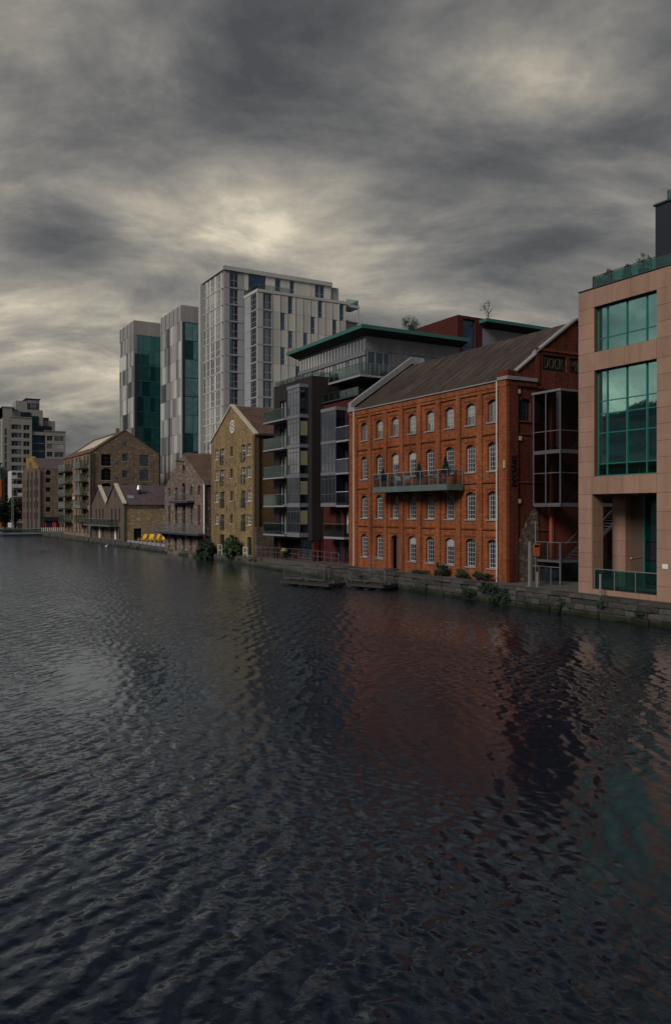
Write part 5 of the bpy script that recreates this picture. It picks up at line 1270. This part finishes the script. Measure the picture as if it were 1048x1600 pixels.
for i in range(9): bx('kerb_block', 'slab_pale', t, 37.95, 38.35, 117+i*2.3, 118.9+i*2.3, .8, 1.25)
# swan
t = tag(MB().lathe((35.6, 142, 0), [(.02, -.04), (.2, .0), (.24, .1), (.15, .2), (.03, .24)], 10).obj('swan', 'swan_white'), 'white swan afloat in front of the low hall', 'swan')
MB().tube((35.76, 142, .14), (35.84, 142, .45), .04, .03).tube((35.84, 142, .45), (35.96, 142, .43), .04, .015).obj('neck', 'swan_white', t)

# pontoons with crowd barriers
def pontoon(label, P, z, name='pontoon'):
    """P: four plan corners, counter-clockwise; planks run across from edge 0-1 to edge 3-2"""
    c = sum((Vector((*p, 0)) for p in P), Vector())/4
    t = thing(name, label, 'pontoon', (c.x, c.y, 0), 'timber pontoons off the mill quay')
    a, b, c_, d = [Vector((*p, 0)) for p in P]; n = max(4, int((b-a).length/.24))
    for i in range(n):
        k0, k1 = i/n+.004, (i+1)/n-.004; dz = random.uniform(-.012, .012)
        q = [a.lerp(b, k0), a.lerp(b, k1), d.lerp(c_, k1), d.lerp(c_, k0)]
        MB().hexa([(v_.x, v_.y, z-.06+dz) for v_ in q]+[(v_.x, v_.y, z+dz) for v_ in q]).obj('plank', 'wood_deck', t, (q[0].x, q[0].y, z))
    def beam(p, q):
        dd = (q-p).normalized(); nn = Vector((dd.y, -dd.x, 0))*.06
        MB().hexa([(v_.x, v_.y, z-.24) for v_ in (p-nn, q-nn, q+nn, p+nn)]+[(v_.x, v_.y, z-.064) for v_ in (p-nn, q-nn, q+nn, p+nn)]).obj('edge_beam', 'wood_deck', t)
    for p, q in ((a, b), (b, c_), (c_, d), (d, a)): beam(p, q)
    for k in (.18, .5, .82):
        for e in (.22, .78):
            m_ = a.lerp(b, k).lerp(d.lerp(c_, k), e); MB().lathe((m_.x, m_.y, -.3), [(.42, 0), (.45, .1), (.45, z-.1), (.4, z-.07)], 10).obj('float', 'float_blue', t)
    return t
ZP = .42
P1 = [(29.3, 60.4), (30.9, 55.0), (33.5, 55.8), (31.9, 61.2)]
P2 = [(32.75, 55.5), (33.9, 51.9), (36.3, 52.7), (35.2, 56.3)]
pontoon('weathered timber pontoon lying farther out in the dock', P1, ZP)
pontoon('weathered timber pontoon close against the mill quay', P2, ZP)
def barrier_mesh():
    tu = MB(); r = .028; L, B, T = 2.2, .2, 1.1; cr = .13
    def arc(x, z, a0):
        pts = [(x+cr*math.cos(a0+i*math.pi/6), 0, z+cr*math.sin(a0+i*math.pi/6)) for i in range(4)]
        for p, q in zip(pts, pts[1:]): tu.tube(p, q, r, n=5)
    tu.tube((-L/2+cr, 0, T), (L/2-cr, 0, T), r); tu.tube((-L/2+cr, 0, B), (L/2-cr, 0, B), r); tu.tube((-L/2, 0, B+cr), (-L/2, 0, T-cr), r); tu.tube((L/2, 0, B+cr), (L/2, 0, T-cr), r)
    arc(L/2-cr, T-cr, 0); arc(-L/2+cr, T-cr, math.pi/2); arc(-L/2+cr, B+cr, math.pi); arc(L/2-cr, B+cr, 1.5*math.pi)
    fr = tu.mesh('frame', 'galvanised')
    b = MB()
    for i in range(1, 14): b.tube((-L/2+i*L/14, 0, B), (-L/2+i*L/14, 0, T), .009, n=4)
    br = b.mesh('bars', 'galvanised')
    f = MB(); f.tube((0, -.3, .02), (0, 0, .24), .02, n=5); f.tube((0, .3, .02), (0, 0, .24), .02, n=5); f.tube((0, -.3, .02), (0, .3, .02), .015, n=5)
    return fr, br, f.mesh('foot', 'galvanised')
BM = barrier_mesh()
def barrier(label, x0, y0, x1, y1):
    t = thing('crowd_barrier', label, 'barrier', ((x0+x1)/2, (y0+y1)/2, ZP), 'crowd barriers on the pontoons')
    for nm, me, dx_ in (('frame', BM[0], 0), ('bars', BM[1], 0), ('foot', BM[2], -.75), ('foot', BM[2], .75)):
        o = bpy.data.objects.new(nm, me); COL.objects.link(o); o.parent = t; o.location = (dx_, 0, 0)
    t.rotation_euler.z = math.atan2(y1-y0, x1-x0); return t
def lerp2(p, q, k): return (p[0]+(q[0]-p[0])*k, p[1]+(q[1]-p[1])*k)
I = lambda P, k, e: lerp2(lerp2(P[0], P[1], k), lerp2(P[3], P[2], k), e)
S = [(I(P1, .04, .12), I(P1, .04, .92), 'crowd barrier across the far end of the outer pontoon'),
     (I(P1, .06, .08), I(P1, .44, .08), 'crowd barrier on the dock side of the outer pontoon, far half'),
     (I(P1, .48, .08), I(P1, .88, .08), 'crowd barrier on the dock side of the outer pontoon, near half'),
     (I(P1, .94, .1), I(P1, .94, .95), 'crowd barrier across the near end of the outer pontoon'),
     (I(P2, .04, .08), I(P2, .60, .08), 'crowd barrier on the dock side of the inner pontoon, far half'),
     (I(P2, .42, .14), I(P2, .97, .14), 'crowd barrier on the dock side of the inner pontoon, near half'),
     (I(P2, .95, .2), I(P2, .95, .98), 'crowd barrier across the near end of the inner pontoon')]
for a, b, lb in S: barrier(lb, *a, *b)
MB().extr([(35.0, 57.2, .65), (35.9, 57.6, .65), (36.6, 60.2, 1.25), (35.8, 60.5, 1.25)], (0, 0, .08)).obj('gangplank', 'wood_deck', None, (35.8, 59, .65))
tag(bpy.data.objects['gangplank'], 'short timber gangplank from the quay down to the pontoon', 'gangplank')

# quay railing before the dark apartments
t = thing('quay_railing', 'grey post-and-rail fence along the quay before the dark apartments', 'railing', (36.9, 74, 1.2))
ys = [62.9+1.45*i for i in range(16)]
for i, y in enumerate(ys):
    x, z = edge_at(y); bx('post', 'galvanised', t, x+.2, x+.26, y, y+.06, z, z+1.15)
    if i:
        xa, za = edge_at(ys[i-1])
        for h in (1.12, .62): MB().tube((xa+.23, ys[i-1]+.03, za+h), (x+.23, y+.03, z+h), .022, n=5).obj('rail', 'galvanised', t)
t = thing('steps_railing', 'short white rails at the water steps below the yellow warehouse', 'railing', (37.4, 86, .8))
for y in (85.2, 86.4, 92.9, 94.2): bx('post', 'white_paint', t, 37.25, 37.31, y, y+.06, .6, 2.0)
for y in (85.2, 92.9):
    for z in (1.3, 1.95): bx('rail', 'white_paint', t, 37.25, 37.30, y+.06, y+1.3, z, z+.05)

# plants on the quay
shrub('quay_shrub', 'large dark shrub between rubble warehouse and yellow warehouse', 'shrub', (37.1, 98.0, 1.75), (1.1, 3.0, 2.1), 2600, .13, 'foliage_dark')
shrub('quay_shrub', 'bright green bush at the foot of the yellow warehouse', 'shrub', (37.1, 89.4, 1.9), (1.0, 2.4, 1.7), 2600, .12, 'foliage')
for i, (y, r_, h, m) in enumerate(((80.5, .7, .35, 'foliage_olive'), (83, .8, .4, 'foliage_olive'), (86.8, .9, .35, 'foliage_olive'), (92.3, .9, .4, 'foliage_olive'), (95, .8, .45, 'foliage_dark'))):
    x, z = edge_at(y); shrub('bank_weed', ['weeds on the bank below the dark apartments far end', 'weeds beside the stone landing before the yellow warehouse', 'weeds under the white rails of the water steps', 'weeds left of the bright green bush', 'weeds at the foot of the large dark shrub'][i], 'weeds', (x-.1, y, z*.6+h*.5), (.5, r_*1.6, h), 420, .07, m, 'weeds along the far bank')
shrub('flower_bush', 'pale flowering bush by the quay railing', 'shrub', (36.6, 74.3, 1.85), (.45, .7, .55), 500, .06, 'foliage_olive')
leaves((36.5, 74.3, 2.05), (.42, .6, .35), 70, .06, 'flower_pale', 'flowers', bpy.data.objects['flower_bush'])
for (y, rx, ry, h, lb) in ((48.7, .32, .8, .6, 'pointed dark bush at the foot of the mill, tallest one'), (46.2, .34, 1.0, .36, 'low spreading dark bush at the foot of the mill, middle one'), (43.9, .4, 1.2, .34, 'low dark bush by the mill downpipe'), (51.6, .22, 1.5, .16, 'strip of weeds right of the mill door')):
    shrub('mill_bush', lb, 'shrub', (36.95, y, 1.2+h), (rx, ry, h), 1100, .06, 'foliage_dark', 'bushes at the foot of the mill')
iv = thing('ivy', 'ivy hanging over the quay wall below the mill corner', 'ivy', (35.6, 41.5, .8))
for (y, z, ry, rz) in ((42.0, .95, .9, .45), (41.0, .7, .8, .6), (40.0, .55, .7, .5), (43.6, .5, .9, .3)): leaves((35.56, y, z), (.24, ry, rz), 620, .06, 'foliage_dark', 'leaves', iv)
iv = thing('ivy', 'patch of ivy on the quay wall before the pink office far corner', 'ivy', (35.6, 35.2, .6))
for (y, z, ry, rz) in ((35.2, .6, .35, .55), (35.5, .2, .4, .3)): leaves((35.56, y, z), (.14, ry, rz), 260, .05, 'foliage_dark', 'leaves', iv)
iv = thing('ivy', 'thin ivy on the quay wall below the tall bollard', 'ivy', (35.6, 32, .8))
for (y, z, ry, rz) in ((32.2, .8, .35, .3), (29.6, .6, .4, .25)): leaves((35.56, y, z), (.16, ry, rz), 260, .05, 'foliage_dark', 'leaves', iv)

# ================================================================== OFFICES ACROSS THE DOCK (seen mirrored in the windows)
def dockside(label, y0, y1, h, m, roof):
    t = thing('dockside_block', label, 'building', (-95, (y0+y1)/2, 1.2), 'blocks across the dock')
    MB().box(-112, -86.3, y0, y1, 1.0, h).obj('wall', m, t)
    MB().extr([(-112, y0, h), (-112, (y0+y1)/2, h+roof), (-112, y1, h)], (25.9, 0, 0)).obj('roof', 'zinc_dark', t)
    n = int((h-3)/3.6)
    for k in range(n):
        bx('window_band', 'glass_dark', t, -86.3, -86.2, y0+1.5, y1-1.5, 3+3.6*k, 5.2+3.6*k)
for i, (y0, y1, h, m, rf_) in enumerate(((40, 92, 24, 'tower_grey', 4), (96, 150, 29, 'far_concrete', 5), (153, 196, 22, 'apartment_brick', 3), (199, 262, 27, 'tower_grey', 4), (266, 330, 20, 'far_concrete', 3))):
    dockside('dockside block mirrored in the %s' % ('pink office windows, nearer part', 'pink office windows, farther part', 'mill windows, near bays', 'mill windows, far bays', 'bay windows of the dark apartments')[i], y0, y1, h, m, rf_)
